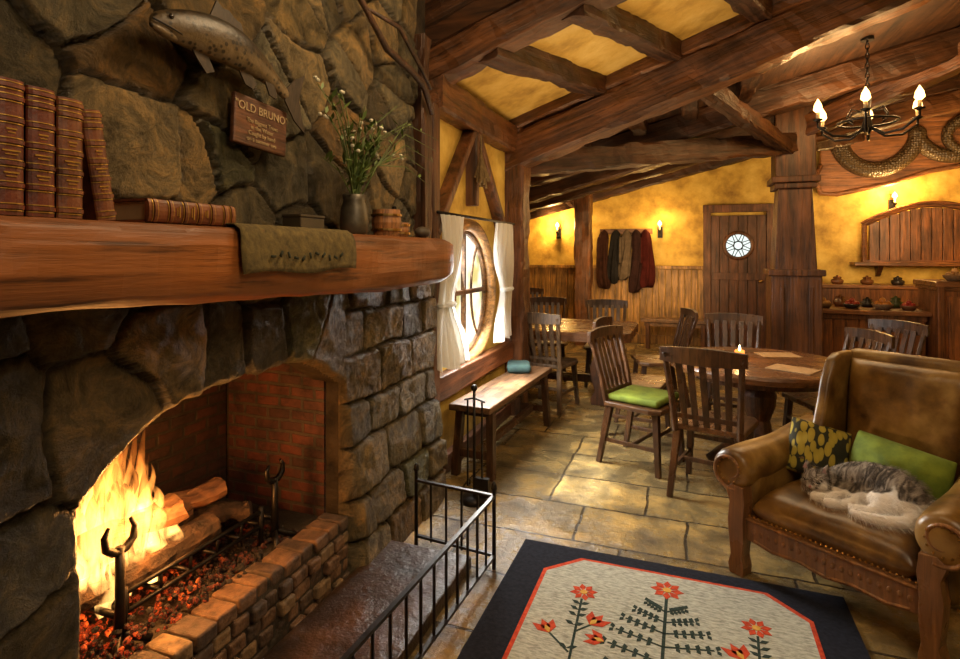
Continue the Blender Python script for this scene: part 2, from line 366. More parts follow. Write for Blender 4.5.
# ---------------------------------------------------------------- round window
def ringmesh(mb,c,R,r,axis='x',n=48,sq=1,mi=0):
    pts=[]
    for k in range(n):
        w=2*math.pi*k/n
        pts.append((c[0],c[1]+R*math.cos(w),c[2]+R*math.sin(w)) if axis=='x' else (c[0]+R*math.cos(w),c[1],c[2]+R*math.sin(w)))
    mb.tube(pts,r,8,mi,closed=True)
win=MB(); ringmesh(win,(-1.60,4.04,1.19),.52,.048)
W_frame=wood('window_frame_wood',(.60,.32,.11),'y',rough=.35,k=2)
wr=S(win.obj('window_1',W_frame,smooth=True))
m2=MB(); ringmesh(m2,(-1.64,4.04,1.19),.465,.020)
m2.bar((-1.64,4.04,.72),(-1.64,4.04,1.66),.03,.035,up=(1,0,0)); m2.bar((-1.64,3.57,1.19),(-1.64,4.51,1.19),.03,.035)
for s_ in(-1,1): m2.tube([(-1.64,4.04+s_*(.46-.30*math.sin(math.pi*i/12)),1.19-.42*math.cos(math.pi*i/12)) for i in range(1,12)],.011,6)
o=m2.obj('muntins',wood('muntin_wood',(.30,.16,.07),'y',k=2),parent=wr,smooth=False)
def pane_mat():
    m=bpy.data.materials.new('daylit_glass'); m.use_nodes=True; nt=m.node_tree; nt.nodes.clear()
    o=nt.nodes.new('ShaderNodeOutputMaterial'); a=nt.nodes.new('ShaderNodeAddShader'); t=nt.nodes.new('ShaderNodeBsdfTransparent'); e=nt.nodes.new('ShaderNodeEmission')
    n=nt.nodes.new('ShaderNodeTexNoise'); n.inputs['Scale'].default_value=4; r=ramp(nt,[(.30,.42,.22),(.75,.85,.72),(1,1,.97)],[.36,.48,.62]); nt.links.new(n.outputs[0],r.inputs[0]); nt.links.new(r.outputs[0],e.inputs[0])
    e.inputs[1].default_value=1.1; nt.links.new(t.outputs[0],a.inputs[0]); nt.links.new(e.outputs[0],a.inputs[1]); nt.links.new(a.outputs[0],o.inputs[0]); return m
PANE=pane_mat()
pm=MB(); pm.add([(-1.655,4.04+.47*math.cos(2*math.pi*k/40),1.19+.47*math.sin(2*math.pi*k/40)) for k in range(40)],[tuple(range(40))])
pm.obj('pane',PANE,parent=wr)
def curtain(y0,y1,z0,z1,x,ph):
    mb=MB(); nu,nv=48,26; vs=[];fs=[]
    for i in range(nv+1):
        t=i/nv; z=z1+(z0-z1)*t
        cw=1-.48*math.exp(-((t-.58)/.20)**2)
        for k in range(nu+1):
            u=k/nu; yy=y0+(y1-y0)*u*cw
            vs.append((x+(.020+.022*t)*math.sin(u*32+ph+t*2.0+math.sin(u*5+t*3))*(.55+.45*cw)+.02*math.sin(t*5+u*3),yy,z+.02*math.sin(u*9+ph)*t))
    for i in range(nv):
        for k in range(nu): a=i*(nu+1)+k; fs.append((a,a+1,a+nu+2,a+nu+1))
    mb.add(vs,fs); o=mb.obj('curtain',WHITE,smooth=True)
    yt=y0+(y1-y0)*.27; MB().lathe([(.052,-.014),(.058,0),(.052,.014)],n=16).obj('tie_back',WHITE,parent=o,smooth=True,loc=(x,yt,z1+(z0-z1)*.58)); o.children[0].scale=(.9,abs(y1-y0)*.27/.055+.12,1)
    return o
c1=curtain(3.26,3.64,.74,1.74,-1.48,0); tag(c1,'white gathered cotton curtain beside the round window','curtain','window curtains')
c2=curtain(4.76,4.34,.78,1.74,-1.48,2); tag(c2,'white gathered cotton curtain beside the round window','curtain','window curtains')
rod=MB().cyl((-1.48,3.22,1.75),(-1.48,4.85,1.75),.010).cyl((-1.48,3.4,1.75),(-1.6,3.4,1.75),.008).cyl((-1.48,4.7,1.75),(-1.6,4.7,1.75),.008)
tag(rod.obj('curtain_rod',IRON,smooth=True),'thin dark iron curtain rod above the round window','curtain rod')
hb=MB()
for i in range(26):
    a=random.uniform(-.11,.11);b=random.uniform(-.03,.06); hb.tube([(0,0,0),(b*.3,a*.25,-.10),(b,a,-.22-random.random()*.08)],[.004,.007,.010],5)
hb.cyl((0,0,-.03),(0,0,.10),.006,n=6)
tag(hb.obj('dried_herb_bunch',nmat('dried_herb',[(.10,.06,.02),(.28,.19,.08)],ns=30,rough=.9),loc=(-1.48,4.0,2.28)),'bundle of dried herbs hanging from the timber brace','dried herbs')
# ---------------------------------------------------------------- fireplace
fp=root('fireplace','large rough field-stone fireplace with arched opening and tall chimney breast','fireplace',(0,0,0))
def zt(y):
    t=(y-1.02)/1.18; return .85+.18*(1-abs(2*t-1)**2.8)+.05*t+.022*noise.noise(V((y*5,2,2)))+.012*noise.noise(V((y*14,5,2)))
def stones():
    dy=1.18/118; Y=1.02+dy*np.arange(-72,219); Y=Y[Y<3.2]
    dz=.010; Z=np.arange(0,3.45,dz)
    GY,GZ=np.meshgrid(Y,Z,indexing='ij')
    jop=[j for j,y in enumerate(Y) if 1.02-1e-6<=y<=2.2+1e-6]
    kb={}
    for j in jop:
        k=int(round(zt(Y[j])/dz)); kb[j]=k; GZ[j,k]=zt(Y[j])
    seeds=[]
    for i in range(6):
        y=1.0+1.2*(i+.5)/6+random.uniform(-.03,.03); seeds.append((y,zt(min(2.2,max(1.02,y)))+.13+random.uniform(-.03,.04)))
    for z in (.08,.30,.52,.76,1.02): seeds.append((.84+random.uniform(-.06,.05),z+random.uniform(-.03,.03)))
    zz=-.05; r=0
    while zz<3.6:
        yy=.2+(r%2)*.15
        while yy<3.4:
            y=yy+random.uniform(-.12,.12); z=zz+random.uniform(-.09,.09)
            if not(.72<y<2.3 and z<1.38) and not(y>2.1 and z<1.25): seeds.append((y,z))
            yy+=random.uniform(.18,.42)
        zz+=random.uniform(.17,.27); r+=1
    sd=np.array(seeds); P=np.stack([GY.ravel(),GZ.ravel()],1)
    nz=lambda s,o,p=P:np.array([noise.noise(V((q[0]*s,q[1]*s,o))) for q in p])
    wy=nz(3.5,0); wz=nz(3.5,9); fn_=nz(18,3); w2=nz(8,5); f3=nz(42,7)
    Q=P+.04*np.stack([wy,wz],1)+.010*np.stack([w2,fn_],1)+.006*f3[:,None]
    D=np.sqrt(((Q[:,None,:]-sd[None])**2).sum(2)); idx=np.argpartition(D,6,axis=1)[:,:6]
    od=np.take_along_axis(D,idx,1); idx=np.take_along_axis(idx,np.argsort(od,1),1)
    n0=idx[:,0].copy(); p0=sd[n0]; e=np.full(len(Q),9.)
    for q in range(1,6):
        p1=sd[idx[:,q]]; dd=p1-p0; ln=np.linalg.norm(dd,axis=1); e=np.minimum(e,(((p0+p1)/2-Q)*dd).sum(1)/ln)
    # pier of roughly squared blocks
    ys=P[:,0]; zs=P[:,1]
    U=ys+.020*w2+.010*fn_+.02*wy; Wz=zs+.020*wz+.010*nz(10,15)+.006*f3
    mask=(ys>2.2)&(Wz<1.22)
    rows=[-1,.17,.36,.60,.79,1.02,1.22]; cols=[[2.0,2.50,2.83,3.4],[2.0,2.36,2.68,2.98,3.4],[2.0,2.57,2.92,3.4],[2.0,2.40,2.72,3.06,3.4],[2.0,2.52,2.86,3.4],[2.0,2.38,2.74,3.02,3.4]]
    ext=[]
    for ri in range(6):
        for ci in range(len(cols[ri])-1):
            y0,y1=cols[ri][ci:ci+2]; z0,z1=rows[ri:ri+2]
            mm=mask&(U>=y0)&(U<y1)&(Wz>=z0)&(Wz<z1)
            # corner-rounded distance to block edge
            a_=np.minimum(U[mm]-y0 if y0>2.1 else 9,y1-U[mm]); b_=np.minimum(Wz[mm]-z0,z1-Wz[mm])
            R_=.035; ed=np.where((a_<R_)&(b_<R_),R_-np.sqrt((R_-a_)**2+(R_-b_)**2),np.minimum(a_,b_))
            e[mm]=ed; n0[mm]=len(sd)+len(ext); ext.append(((max(y0,2.2)+min(y1,3.2))/2,(max(z0,0)+z1)/2))
    nm=~mask&(ys>2.2); e[nm]=np.minimum(e[nm],np.abs(Wz[nm]-1.22))
    sd=np.vstack([sd,np.array(ext)]); p0=sd[n0]
    t=np.clip((e-.004)/.011,0,1); sm=1-(1-t)**2
    hs=np.random.uniform(.030,.056,len(sd)); tl=np.random.uniform(-.07,.07,(len(sd),2)); t2=np.random.uniform(-.17,.17,(len(sd),2)); of=np.random.uniform(-.004,.018,len(sd))
    rel=Q-p0; fac=np.minimum((rel*tl[n0]).sum(1),(rel*t2[n0]).sum(1)+of[n0])
    h=sm*(hs[n0]+fac+.006*w2+.005*fn_+.004*f3)
    h+=(1-sm)*(.006+.006*fn_)
    h+=np.clip((.7-P[:,1])/.7,0,1)*.09*np.clip((P[:,0]-2.18)/.08,0,1)*(.75+.25*sm)
    h=np.clip(h,0,.2)
    yy,zz=P[:,0],P[:,1]; ztv=np.array([zt(min(2.2,max(1.02,y))) for y in yy])
    dx=np.maximum(np.maximum(1.02-yy,yy-2.2),0); dzv=np.maximum(zz-ztv,0); do=np.sqrt(dx**2+dzv**2)
    h*=np.sqrt(np.clip(do/.02,0,1))*.999
    X=-1.51+h
    pal=np.array([(.155,.115,.054),(.185,.14,.068),(.115,.096,.056),(.21,.148,.068),(.14,.118,.072),(.17,.105,.042),(.085,.070,.042),(.155,.138,.09),(.23,.175,.092),(.10,.10,.05)])
    cc=pal[np.random.randint(0,len(pal),len(sd))]*np.random.uniform(.65,1.15,(len(sd),1))
    k_=np.clip(t*1.8-.2,0,1)[:,None]
    colr=cc[n0]*k_+(np.array([.075,.056,.031])*(.8+.5*fn_[:,None]))*(1-k_)
    nj,nk=GY.shape
    fs=[]
    for j in range(nj-1):
        for k in range(nk-1):
            if j in kb and j+1 in kb and (k<kb[j] or k<kb[j+1]) and k<max(kb[j],kb[j+1]):
                if k<min(kb[j],kb[j+1]): continue
            if Y[j]>2.9 and Z[k]>1.56: continue
            fs.append((j*nk+k,(j+1)*nk+k,(j+1)*nk+k+1,j*nk+k+1))
    me=bpy.data.meshes.new('stone_surround'); me.from_pydata(np.column_stack([X,GY.ravel(),GZ.ravel()]).tolist(),[],fs)
    at=me.color_attributes.new('Col','FLOAT_COLOR','POINT'); at.data.foreach_set('color',np.column_stack([colr,np.ones(len(colr))]).ravel())
    me.materials.append(STONE); me.polygons.foreach_set('use_smooth',[True]*len(fs)); me.update()
    o=bpy.data.objects.new('stone_surround',me); COL.objects.link(o); o.parent=fp
stones()
DKS=nmat('soot_stone',[(.010,.007,.005),(.035,.024,.014),(.06,.042,.025)],ns=9,detail=9,rough=.8,bump=1,bdist=.03,spec=.3)
mb=MB(); pts=[(1.02,0)]+[(1.02+1.18*i/60,zt(1.02+1.18*i/60)) for i in range(61)]+[(2.2,0)]
n=len(pts); mb.add([(-1.51,a,b) for a,b in pts]+[(-1.64,a,b) for a,b in pts],[(i,i+1,n+i+1,n+i) for i in range(n-1)])
mb.obj('opening_reveal',DKS,parent=fp)
mb=MB(); mb.box((-1.96,.36,1.85),(.82,1.30,3.7)); mb.box((-1.96,2.70,1.85),(.82,.97,3.7)); mb.box((-1.93,1.61,2.45),(.74,1.2,2.5)); mb.box((-2.30,1.61,.7),(.12,1.2,1.4))
mb.box((-1.96,-.9,1.85),(.80,1.3,3.7))
mb.obj('chimney_core',DKS,parent=fp)
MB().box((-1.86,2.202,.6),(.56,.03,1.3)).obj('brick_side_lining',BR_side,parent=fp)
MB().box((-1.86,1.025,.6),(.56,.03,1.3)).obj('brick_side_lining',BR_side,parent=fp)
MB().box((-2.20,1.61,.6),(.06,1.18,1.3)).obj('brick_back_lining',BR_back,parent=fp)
MB().box((-1.86,1.61,.15),(.66,1.16,.26)).obj('firebox_floor',DKS,parent=fp)
cbm=lambda n,c:nmat(n,[tuple(v*.3 for v in c),c,tuple(v*1.6 for v in c)],ns=22,detail=8,rough=.65,bump=1,bdist=.015)
BRV=[cbm('curb_brick_brown',(.13,.068,.034)),cbm('curb_brick_buff',(.18,.11,.052)),cbm('curb_brick_dark',(.07,.042,.026)),cbm('curb_mortar',(.04,.03,.02))]
mb=MB(); mb.box((-1.50,1.61,.155),(.10,1.16,.29),3)
for r in range(5):
    y=1.04+(r%2)*-.04
    while y<2.16:
        bw=random.uniform(.065,.115); y0=max(y,1.03);y1=min(y+bw,2.19)
        if y1-y0>.03: mb.box((-1.50+random.uniform(-.012,.012),(y0+y1)/2,.036+.062*r),(.12+random.uniform(0,.02),y1-y0-.009,.053),random.choice([0,0,1,2,2]),rot=(random.uniform(-.05,.05),random.uniform(-.05,.05),random.uniform(-.06,.06)))
        y+=bw
mb.obj('brick_curb',BRV,parent=fp,bevel=.010,seg=3)
MB().box((-1.20,1.35,.03),(.46,2.3,.06)).obj('hearth_slab',DARKST,parent=fp,bevel=.01)
mb=MB(); n=60; prof=[(-.5,-.5),(.1,-.5),(.42,-.5),(.5,-.40),(.53,-.1),(.52,.2),(.5,.42),(.45,.5),(-.5,.5)]
vs=[];fs=[]; L0,L1=.2,2.86
for i in range(n+1):
    y=L0+(L1-L0)*i/n; e=max(0,(y-2.70)/.16)
    for k,(a,b) in enumerate(prof):
        q=(noise.noise(V((y*2.2,k*1.1,4)))+.5*noise.noise(V((y*7,k*1.7,4))))*.013
        zz=1.472+b*.196*(1-.25*e)+ (q if b<.45 else 0)+ (.02*math.sin(y*2.1)-.02 if b<0 else 0)
        vs.append((-1.36+a*.32*(1-.14*e*e)+(q if a>0 else 0),y,zz))
m_=len(prof)
for i in range(n):
    for k in range(m_): fs.append((i*m_+k,i*m_+(k+1)%m_,(i+1)*m_+(k+1)%m_,(i+1)*m_+k))
fs.append(tuple(range(m_)));fs.append(tuple(n*m_+k for k in range(m_)))
mb.add(vs,fs); mt=mb.obj('mantel_beam',W_mantel,smooth=False,bevel=.01); tag(mt,'thick reddish polished timber mantel beam across the stone chimney','mantel')
MZ=1.572
beam((-1.50,2.97,1.57),(-1.50,2.97,2.75),.12,.14,W_beamd)
br=MB(); br.tube([(-1.38,1.95,2.75),(-1.37,2.2,2.6),(-1.40,2.45,2.50),(-1.36,2.65,2.44),(-1.39,2.85,2.42),(-1.4,2.97,2.30)],[.012,.014,.017,.018,.02,.016],8)
br.tube([(-1.37,2.2,2.6),(-1.36,2.5,2.62),(-1.38,2.8,2.5),(-1.4,2.95,2.44)],[.008,.012,.012,.01],7)
tag(br.obj('wooden_branch',W_beamd,smooth=True),'crooked bare wooden branch fixed high on the chimney stones','branch')
# ---------------------------------------------------------------- fire
fr=root('log_fire','burning log fire on glowing embers in the stone fireplace','fire',(-1.80,1.50,.28))
BARK=nmat('charred_bark',[(.006,.004,.003),(.035,.018,.010),(.11,.055,.025)],ns=16,rough=.85,bump=1,bdist=.03)
LOGW=nmat('split_log_wood',[(.03,.012,.005),(.14,.06,.025),(.24,.12,.05)],scale=(3,.6,3),ns=8,rough=.7,bump=.9,bdist=.02)
def ember_mat():
    m,nt,b=base('glowing_embers'); N=nt.nodes;L=nt.links; tc=N.new('ShaderNodeTexCoord'); n=N.new('ShaderNodeTexNoise'); n.inputs['Scale'].default_value=11; n.inputs['Detail'].default_value=9; n.inputs['Roughness'].default_value=.8
    L.new(tc.outputs['Object'],n.inputs['Vector']); r=ramp(nt,[(0,0,0),(.22,.015,.002),(1,.14,.013),(1,.5,.1)],[.51,.58,.67,.80]); L.new(n.outputs[0],r.inputs[0])
    sp=N.new('ShaderNodeSeparateXYZ'); L.new(tc.outputs['Object'],sp.inputs[0]); mr=N.new('ShaderNodeMapRange'); mr.inputs[1].default_value=-.28; mr.inputs[2].default_value=.32; mr.inputs[3].default_value=2.6; mr.inputs[4].default_value=.15; L.new(sp.outputs[1],mr.inputs[0]); L.new(mr.outputs[0],b.inputs['Emission Strength'])
    L.new(r.outputs[0],b.inputs['Emission Color']); b.inputs['Base Color'].default_value=(.016,.012,.010,1); b.inputs['Roughness'].default_value=.95; return m
EMB=ember_mat()
mb=MB()
for i in range(1300):
    a=random.uniform(-.27,.26); b=random.uniform(-.45,.52); 
    q=random.uniform(.006,.014); hh=.08*math.exp(-((b+.15)/.25)**2)
    mb.ball((a,b,hh*random.random()+.004+random.random()*.012),(q,q*random.uniform(.7,1.4),q*.7),0,5,rot=(random.random()*3,random.random()*3,0))
e=mb.obj('embers',EMB,parent=fr); e['kind']='stuff'
def flog(name,p0,p1,r,mats):
    p0=V(p0);p1=V(p1);pts=[];rs=[]
    for i in range(14):
        t=i/13; pts.append(p0.lerp(p1,t)+V((noise.noise(V((t*3,r*90,1))),noise.noise(V((t*3,r*90,5))),noise.noise(V((t*3,r*90,8)))))*.02); rs.append(r*(1+.28*noise.noise(V((t*6,r*70,2)))))
    mb=MB().tube(pts,rs,9); 
    for v in mb.v: v+=V((noise.noise(v*25),noise.noise(v*25+V((5,5,5))),noise.noise(v*25+V((9,1,3)))))*.010
    return mb.obj(name,mats,smooth=False)
for i,(a,b,r,m) in enumerate([((-1.95,1.14,.44),(-1.90,1.78,.46),.055,BARK),((-1.76,1.10,.43),(-1.74,1.68,.44),.050,BARK),((-1.90,1.28,.51),(-1.80,1.80,.545),.042,LOGW),((-1.78,1.08,.50),(-1.84,1.66,.50),.040,BARK),((-1.96,1.70,.40),(-1.74,1.90,.42),.038,BARK),((-1.90,1.12,.54),(-1.72,1.54,.57),.035,LOGW)]):
    tag(flog('firewood_log',a,b,r,m),['charred bark log lying across the fire grate','charred bark log lying across the fire grate','pale split log burning on top of the fire','charred bark log lying across the fire grate','short charred log resting at the edge of the fire','pale split log stacked in the flames'][i],'log','logs in the fire')
def flame_mat():
    m=bpy.data.materials.new('flame_volume'); m.use_nodes=True; nt=m.node_tree; nt.nodes.clear(); N=nt.nodes;L=nt.links
    o=N.new('ShaderNodeOutputMaterial'); e=N.new('ShaderNodeEmission'); tc=N.new('ShaderNodeTexCoord'); sp=N.new('ShaderNodeSeparateXYZ')
    L.new(tc.outputs['Object'],sp.inputs[0]); mr=N.new('ShaderNodeMapRange'); mr.inputs[1].default_value=.12; mr.inputs[2].default_value=.66; L.new(sp.outputs[2],mr.inputs[0])
    r=ramp(nt,[(1,.50,.13),(1,.36,.06),(1,.18,.014)],[0,.45,1]); L.new(mr.outputs[0],r.inputs[0]); L.new(r.outputs[0],e.inputs[0])
    mp=N.new('ShaderNodeMapping'); mp.inputs['Scale'].default_value=(1,1,.28); L.new(tc.outputs['Object'],mp.inputs[0])
    n=N.new('ShaderNodeTexNoise'); n.inputs['Scale'].default_value=20; n.inputs['Detail'].default_value=4; n.inputs['Distortion'].default_value=1.4; L.new(mp.outputs[0],n.inputs['Vector'])
    m2=N.new('ShaderNodeMapRange'); m2.inputs[1].default_value=.38; m2.inputs[2].default_value=.66; m2.inputs[3].default_value=.10; m2.inputs[4].default_value=1; L.new(n.outputs[0],m2.inputs[0])
    m3=N.new('ShaderNodeMapRange'); m3.inputs[1].default_value=.15; m3.inputs[2].default_value=.64; m3.inputs[3].default_value=170; m3.inputs[4].default_value=20; L.new(sp.outputs[2],m3.inputs[0])
    mm=N.new('ShaderNodeMath'); mm.operation='MULTIPLY'; L.new(m2.outputs[0],mm.inputs[0]); L.new(m3.outputs[0],mm.inputs[1])
    L.new(mm.outputs[0],e.inputs[1]); L.new(e.outputs[0],o.inputs['Volume']); return m
FL=flame_mat()
mb=MB()
fl_=[]
for i in range(40):
    b=random.gauss(-.18,.10); b=max(-.37,min(.03,b)); H=.14+.38*math.exp(-((b+.19)/.12)**2)*random.uniform(.6,1.15)
    fl_.append((random.uniform(-.10,.08),b,.14+random.uniform(0,.06),.17+H,random.uniform(.020,.050),random.uniform(-.05,.05)))
for i in range(4): fl_.append((random.uniform(-.05,.1),-.34+.09*i,.08,.22+.05*random.random(),.03,.02))
for (x,y,z0,z1,r,lean) in fl_:
    pts=[];rs=[]
    for i in range(12):
        t=i/11; pts.append((x+.018*math.sin(t*7+x*40),y+lean*t+.020*math.sin(t*9+y*60)*t,z0+(z1-z0)*t)); rs.append(max(.0008,r*(math.sin(math.pi*min(1,(t*.8+.2)))**.9)*(1-t*.6)))
    mb.tube(pts,rs,9)
fo=mb.obj('flames',FL,parent=fr,smooth=True)
light('POINT',(-1.62,1.34,.66),24,(1,.42,.10),.09)
light('POINT',(-1.74,1.50,.46),6,(1,.28,.05),.08)
def andiron(loc,s_=1,label=''):
    r=root('andiron',label,'andiron',loc,0,'fireplace andirons')
    mb=MB(); mb.tube([(0,0,.03),(.0,0,.15),(.0,0,.30*s_)],[.018,.014,.014],8); mb.obj('shaft',IRON,parent=r,smooth=True)
    mb=MB(); mb.tube([(0,-.035,.37*s_),(0,-.05,.345*s_),(0,-.045,.31*s_),(0,-.02,.29*s_),(0,0,.285*s_),(0,.02,.29*s_),(0,.045,.31*s_),(0,.05,.345*s_),(0,.035,.37*s_)],[.006,.010,.012,.013,.013,.013,.012,.010,.006],8); mb.obj('horned_finial',IRON,parent=r,smooth=True)
    mb=MB(); mb.tube([(.06,-.06,0.012),(.03,-.03,.03),(0,0,.05),(.03,.03,.03),(.06,.06,.012)],[.012]*5,8); mb.tube([(0,0,.10),(-.1,0,.10),(-.3,0,.09),(-.34,0,.012)],[.011]*4,8); mb.obj('foot',IRON,parent=r,smooth=True)
    return r
andiron((-1.64,1.24,.28),1.05,'black iron andiron with horned finial beside the fire')
andiron((-1.64,1.93,.28),.9,'black iron andiron with horned finial beside the brick lining')
gr=root('fire_grate','black iron fire grate with low front rail holding the logs','grate',(-1.72,1.52,.28))
mb=MB()
for z in(.09,.15): mb.cyl((.06,-.26,z),(.06,.36,z),.008,n=8)
for i in range(6): mb.cyl((.06,-.24+.12*i,.09),(-.22,-.24+.12*i,.09),.008,n=6); mb.cyl((.06,-.24+.12*i,.09),(.06,-.24+.12*i,.15),.006,n=6)
mb.obj('rails',IRON,parent=gr,smooth=True)
for a in(-.25,.35):
    for b in (.06,-.2): MB().cyl((b,a,0.0),(b,a,.17 if b>0 else .10),.010,n=8).obj('leg',IRON,parent=gr,smooth=True)
# ---------------------------------------------------------------- fender fence
fe=root('fireplace_fender','low black iron hearth fence with thin upright bars','fireplace fender',(0,0,0))
C0=V((-1.30,2.57,0));C1=V((-.87,2.53,0));C2=V((-.93,1.1,0))
def fz(p,z): return V((p.x,p.y,z))
mb=MB()
for a,b in((C0,C1),(C1,C2)):
    for z in(.065,.345): mb.bar(fz(a,z),fz(b,z),.018,.012)
mb.obj('rail',IRON,parent=fe)
mb=MB()
for a,b,n in((C0,C1,5),(C1,C2,14)):
    for i in range(1,n): p=a.lerp(b,i/n); mb.cyl(fz(p,.05),fz(p,.345),.006,n=6)
mb.obj('bars',IRON,parent=fe)
for p,h in((C0,.42),(C1,.40),(C2,.4)):
    MB().tube([fz(p,0),fz(p,h-.03),fz(p,h-.02),fz(p,h),fz(p,h+.012)],[.010,.009,.016,.012,.003],8).obj('post',IRON,parent=fe,smooth=True)
ft=root('fire_tool_set','black iron fire tools hanging on a small stand by the bench','fire tools',(-1.22,3.18,0))
MB().cyl((0,0,0.0),(0,0,.03),.09,.07,16).cyl((0,0,.03),(0,0,.66),.009,n=8).ball((0,0,.68),.02).obj('stand',IRON,parent=ft,smooth=True)
mb=MB().cyl((.05,.0,.60),(.05,0,.14),.006,n=6).box((.05,0,.09),(.09,.03,.11)); mb.obj('shovel',IRON,parent=ft)
mb=MB().cyl((-.05,.02,.60),(-.05,.02,.08),.006,n=6).tube([(-.05,.02,.08),(-.05,.05,.07),(-.05,.06,.10)],[.006,.006,.003],6); mb.obj('poker',IRON,parent=ft)
mb=MB().tube([(-.07,.02,.60),(0,0,.62),(.07,0,.60)],.006,6); mb.obj('hook_bar',IRON,parent=ft)
# ---------------------------------------------------------------- mantel items
PAGES=plain('page_edges',(.4,.28,.14),.8); GOLD=plain('gilt',(.50,.30,.07),.4,.7)
BK=[nmat('red_leather_binding',[(.035,.008,.005),(.13,.026,.012),(.20,.05,.02)],ns=14,detail=9,rough=.42,bump=.5),nmat('brown_leather_binding',[(.05,.016,.007),(.17,.05,.018),(.26,.09,.03)],ns=14,detail=9,rough=.42,bump=.5)]
def book(w,d,h,m):
    r=root('book','','book')
    mb=MB(); mb.box((-d/2,-w/2+.003,h/2),(d,.006,h)); mb.box((-d/2,w/2-.003,h/2),(d,.006,h))
    arc=[-math.pi/2+math.pi*i/8 for i in range(9)]
    sp=[(0.0+.010*math.cos(a),w/2*math.sin(a)) for a in arc]+[(-.006,w/2),(-.006,-w/2)]
    mb.prism(sp,lambda a,b,t:(a,b,t),0,h)
    for q in(.06,.22,.38,.54,.70,.86,.95):
        sp3=[(0.002+.013*math.cos(a),(w/2+.001)*math.sin(a)) for a in arc]; mb.prism(sp3,lambda a,b,t:(a,b,t),h*q-.004,h*q+.004,0)
        for dq in(-.007,.007):
            sp2=[(0.0008+.0115*math.cos(a),(w/2)*math.sin(a)) for a in arc]; mb.prism(sp2,lambda a,b,t:(a,b,t),h*q+dq-.001,h*q+dq+.001,1)
    for q,ww in((.30,.5),(.46,.6),(.62,.35)):
        mb.box((.0105,0,h*q+.003),(.002,w*ww,.003),1); mb.box((.0105,0,h*q-.004),(.002,w*ww*.7,.002),1)
    mb.obj('cover',[m,GOLD],parent=r,bevel=0)
    MB().box((-d/2-.002,0,h/2),(d-.01,w-.014,h-.012)).obj('pages',PAGES,parent=r)
    return r
y=.622
for i,(w,h,m) in enumerate([(.058,.262,0),(.054,.265,0),(.054,.262,0),(.054,.255,1),(.045,.245,1)]):
    b=book(w,.17,h,BK[m]); b.location=(-1.245,y+w/2,MZ); b['label']='%s leather-bound book with gilt spine bands standing on the mantel'%('dark red' if m==0 else 'brown'); b['group']='books on the mantel'
    if i==4: b.rotation_euler=(math.radians(9),0,0); b.location.y+=.028
    y+=w+.004
b=book(.058,.17,.28,BK[1]); b.rotation_euler=(math.radians(-90),0,0); b.location=(-1.245,1.01,MZ+.031); b['label']='brown leather-bound book lying flat on the mantel'; b['group']='books on the mantel'
CL=nmat('olive_cloth',[(.06,.043,.014),(.16,.115,.036)],ns=40,rough=.95,bump=.5); CLP=plain('cloth_embroidery',(.02,.023,.008),.9)
mb=MB(); nu,nv=24,10; vs=[];fs=[]
prof=[(-1.44,MZ+.006),(-1.34,MZ+.008),(-1.25,MZ+.010),(-1.205,MZ+.010),(-1.180,MZ-.006),(-1.172,MZ-.03),(-1.170,MZ-.06),(-1.168,MZ-.09),(-1.168,MZ-.12),(-1.168,MZ-.135)]
for (x,z) in prof:
    for k in range(nu+1):
        u=k/nu; f=max(0,(MZ-z)/.13); vs.append((x+.004*math.sin(u*15)*f,1.25+.56*u+.015*math.sin(f*3)*(u-.5),z+.006*math.sin(u*9)*f))
for i in range(len(prof)-1):
    for k in range(nu): a=i*(nu+1)+k; fs.append((a,a+1,a+nu+2,a+nu+1))
mb.add(vs,fs); 
for k in range(11): mb.box((-1.160,1.36+.035*k,MZ-.085+.008*math.sin(k*1.3)),(.003,.02,.008),1,rot=(k,0,0))
o=mb.obj('mantel_cloth',[CL,CLP],smooth=True); q=o.modifiers.new('s','SOLIDIFY'); q.thickness=.004; tag(o,'olive green embroidered cloth draped over the mantel edge','cloth')
tag(MB().box((0,0,.028),(.08,.14,.05)).box((0,0,.058),(.085,.145,.012)).obj('small_box',nmat('dark_lacquer',[(.015,.012,.01),(.05,.035,.02)],rough=.4),bevel=.004,loc=(-1.33,1.72,MZ)),'small dark wooden box on the mantel','box')
PEW=nmat('pewter',[(.04,.033,.022),(.13,.11,.075)],ns=10,rough=.45,bump=.3,metal=.4)
tag(MB().lathe([(.045,0),(.055,.01),(.060,.05),(.054,.11),(.044,.14),(.050,.165),(.046,.165),(.038,.14),(.04,.1),(.04,.02)],n=24).obj('vase',PEW,smooth=True,loc=(-1.31,2.02,MZ)),'dull pewter jug vase holding wild flowers on the mantel','vase')
pl=root('wild_flower_bunch','loose bunch of green stems with small white flowers in the vase','plant',(-1.31,2.02,MZ+.10))
LF=[nmat('stem_green',[(.04,.07,.014),(.14,.2,.045)],rough=.6),nmat('leaf_green',[(.05,.09,.015),(.17,.24,.05)],rough=.6),plain('petal_white',(.7,.66,.5),.7)]
ms=MB();ml=MB();mf=MB()
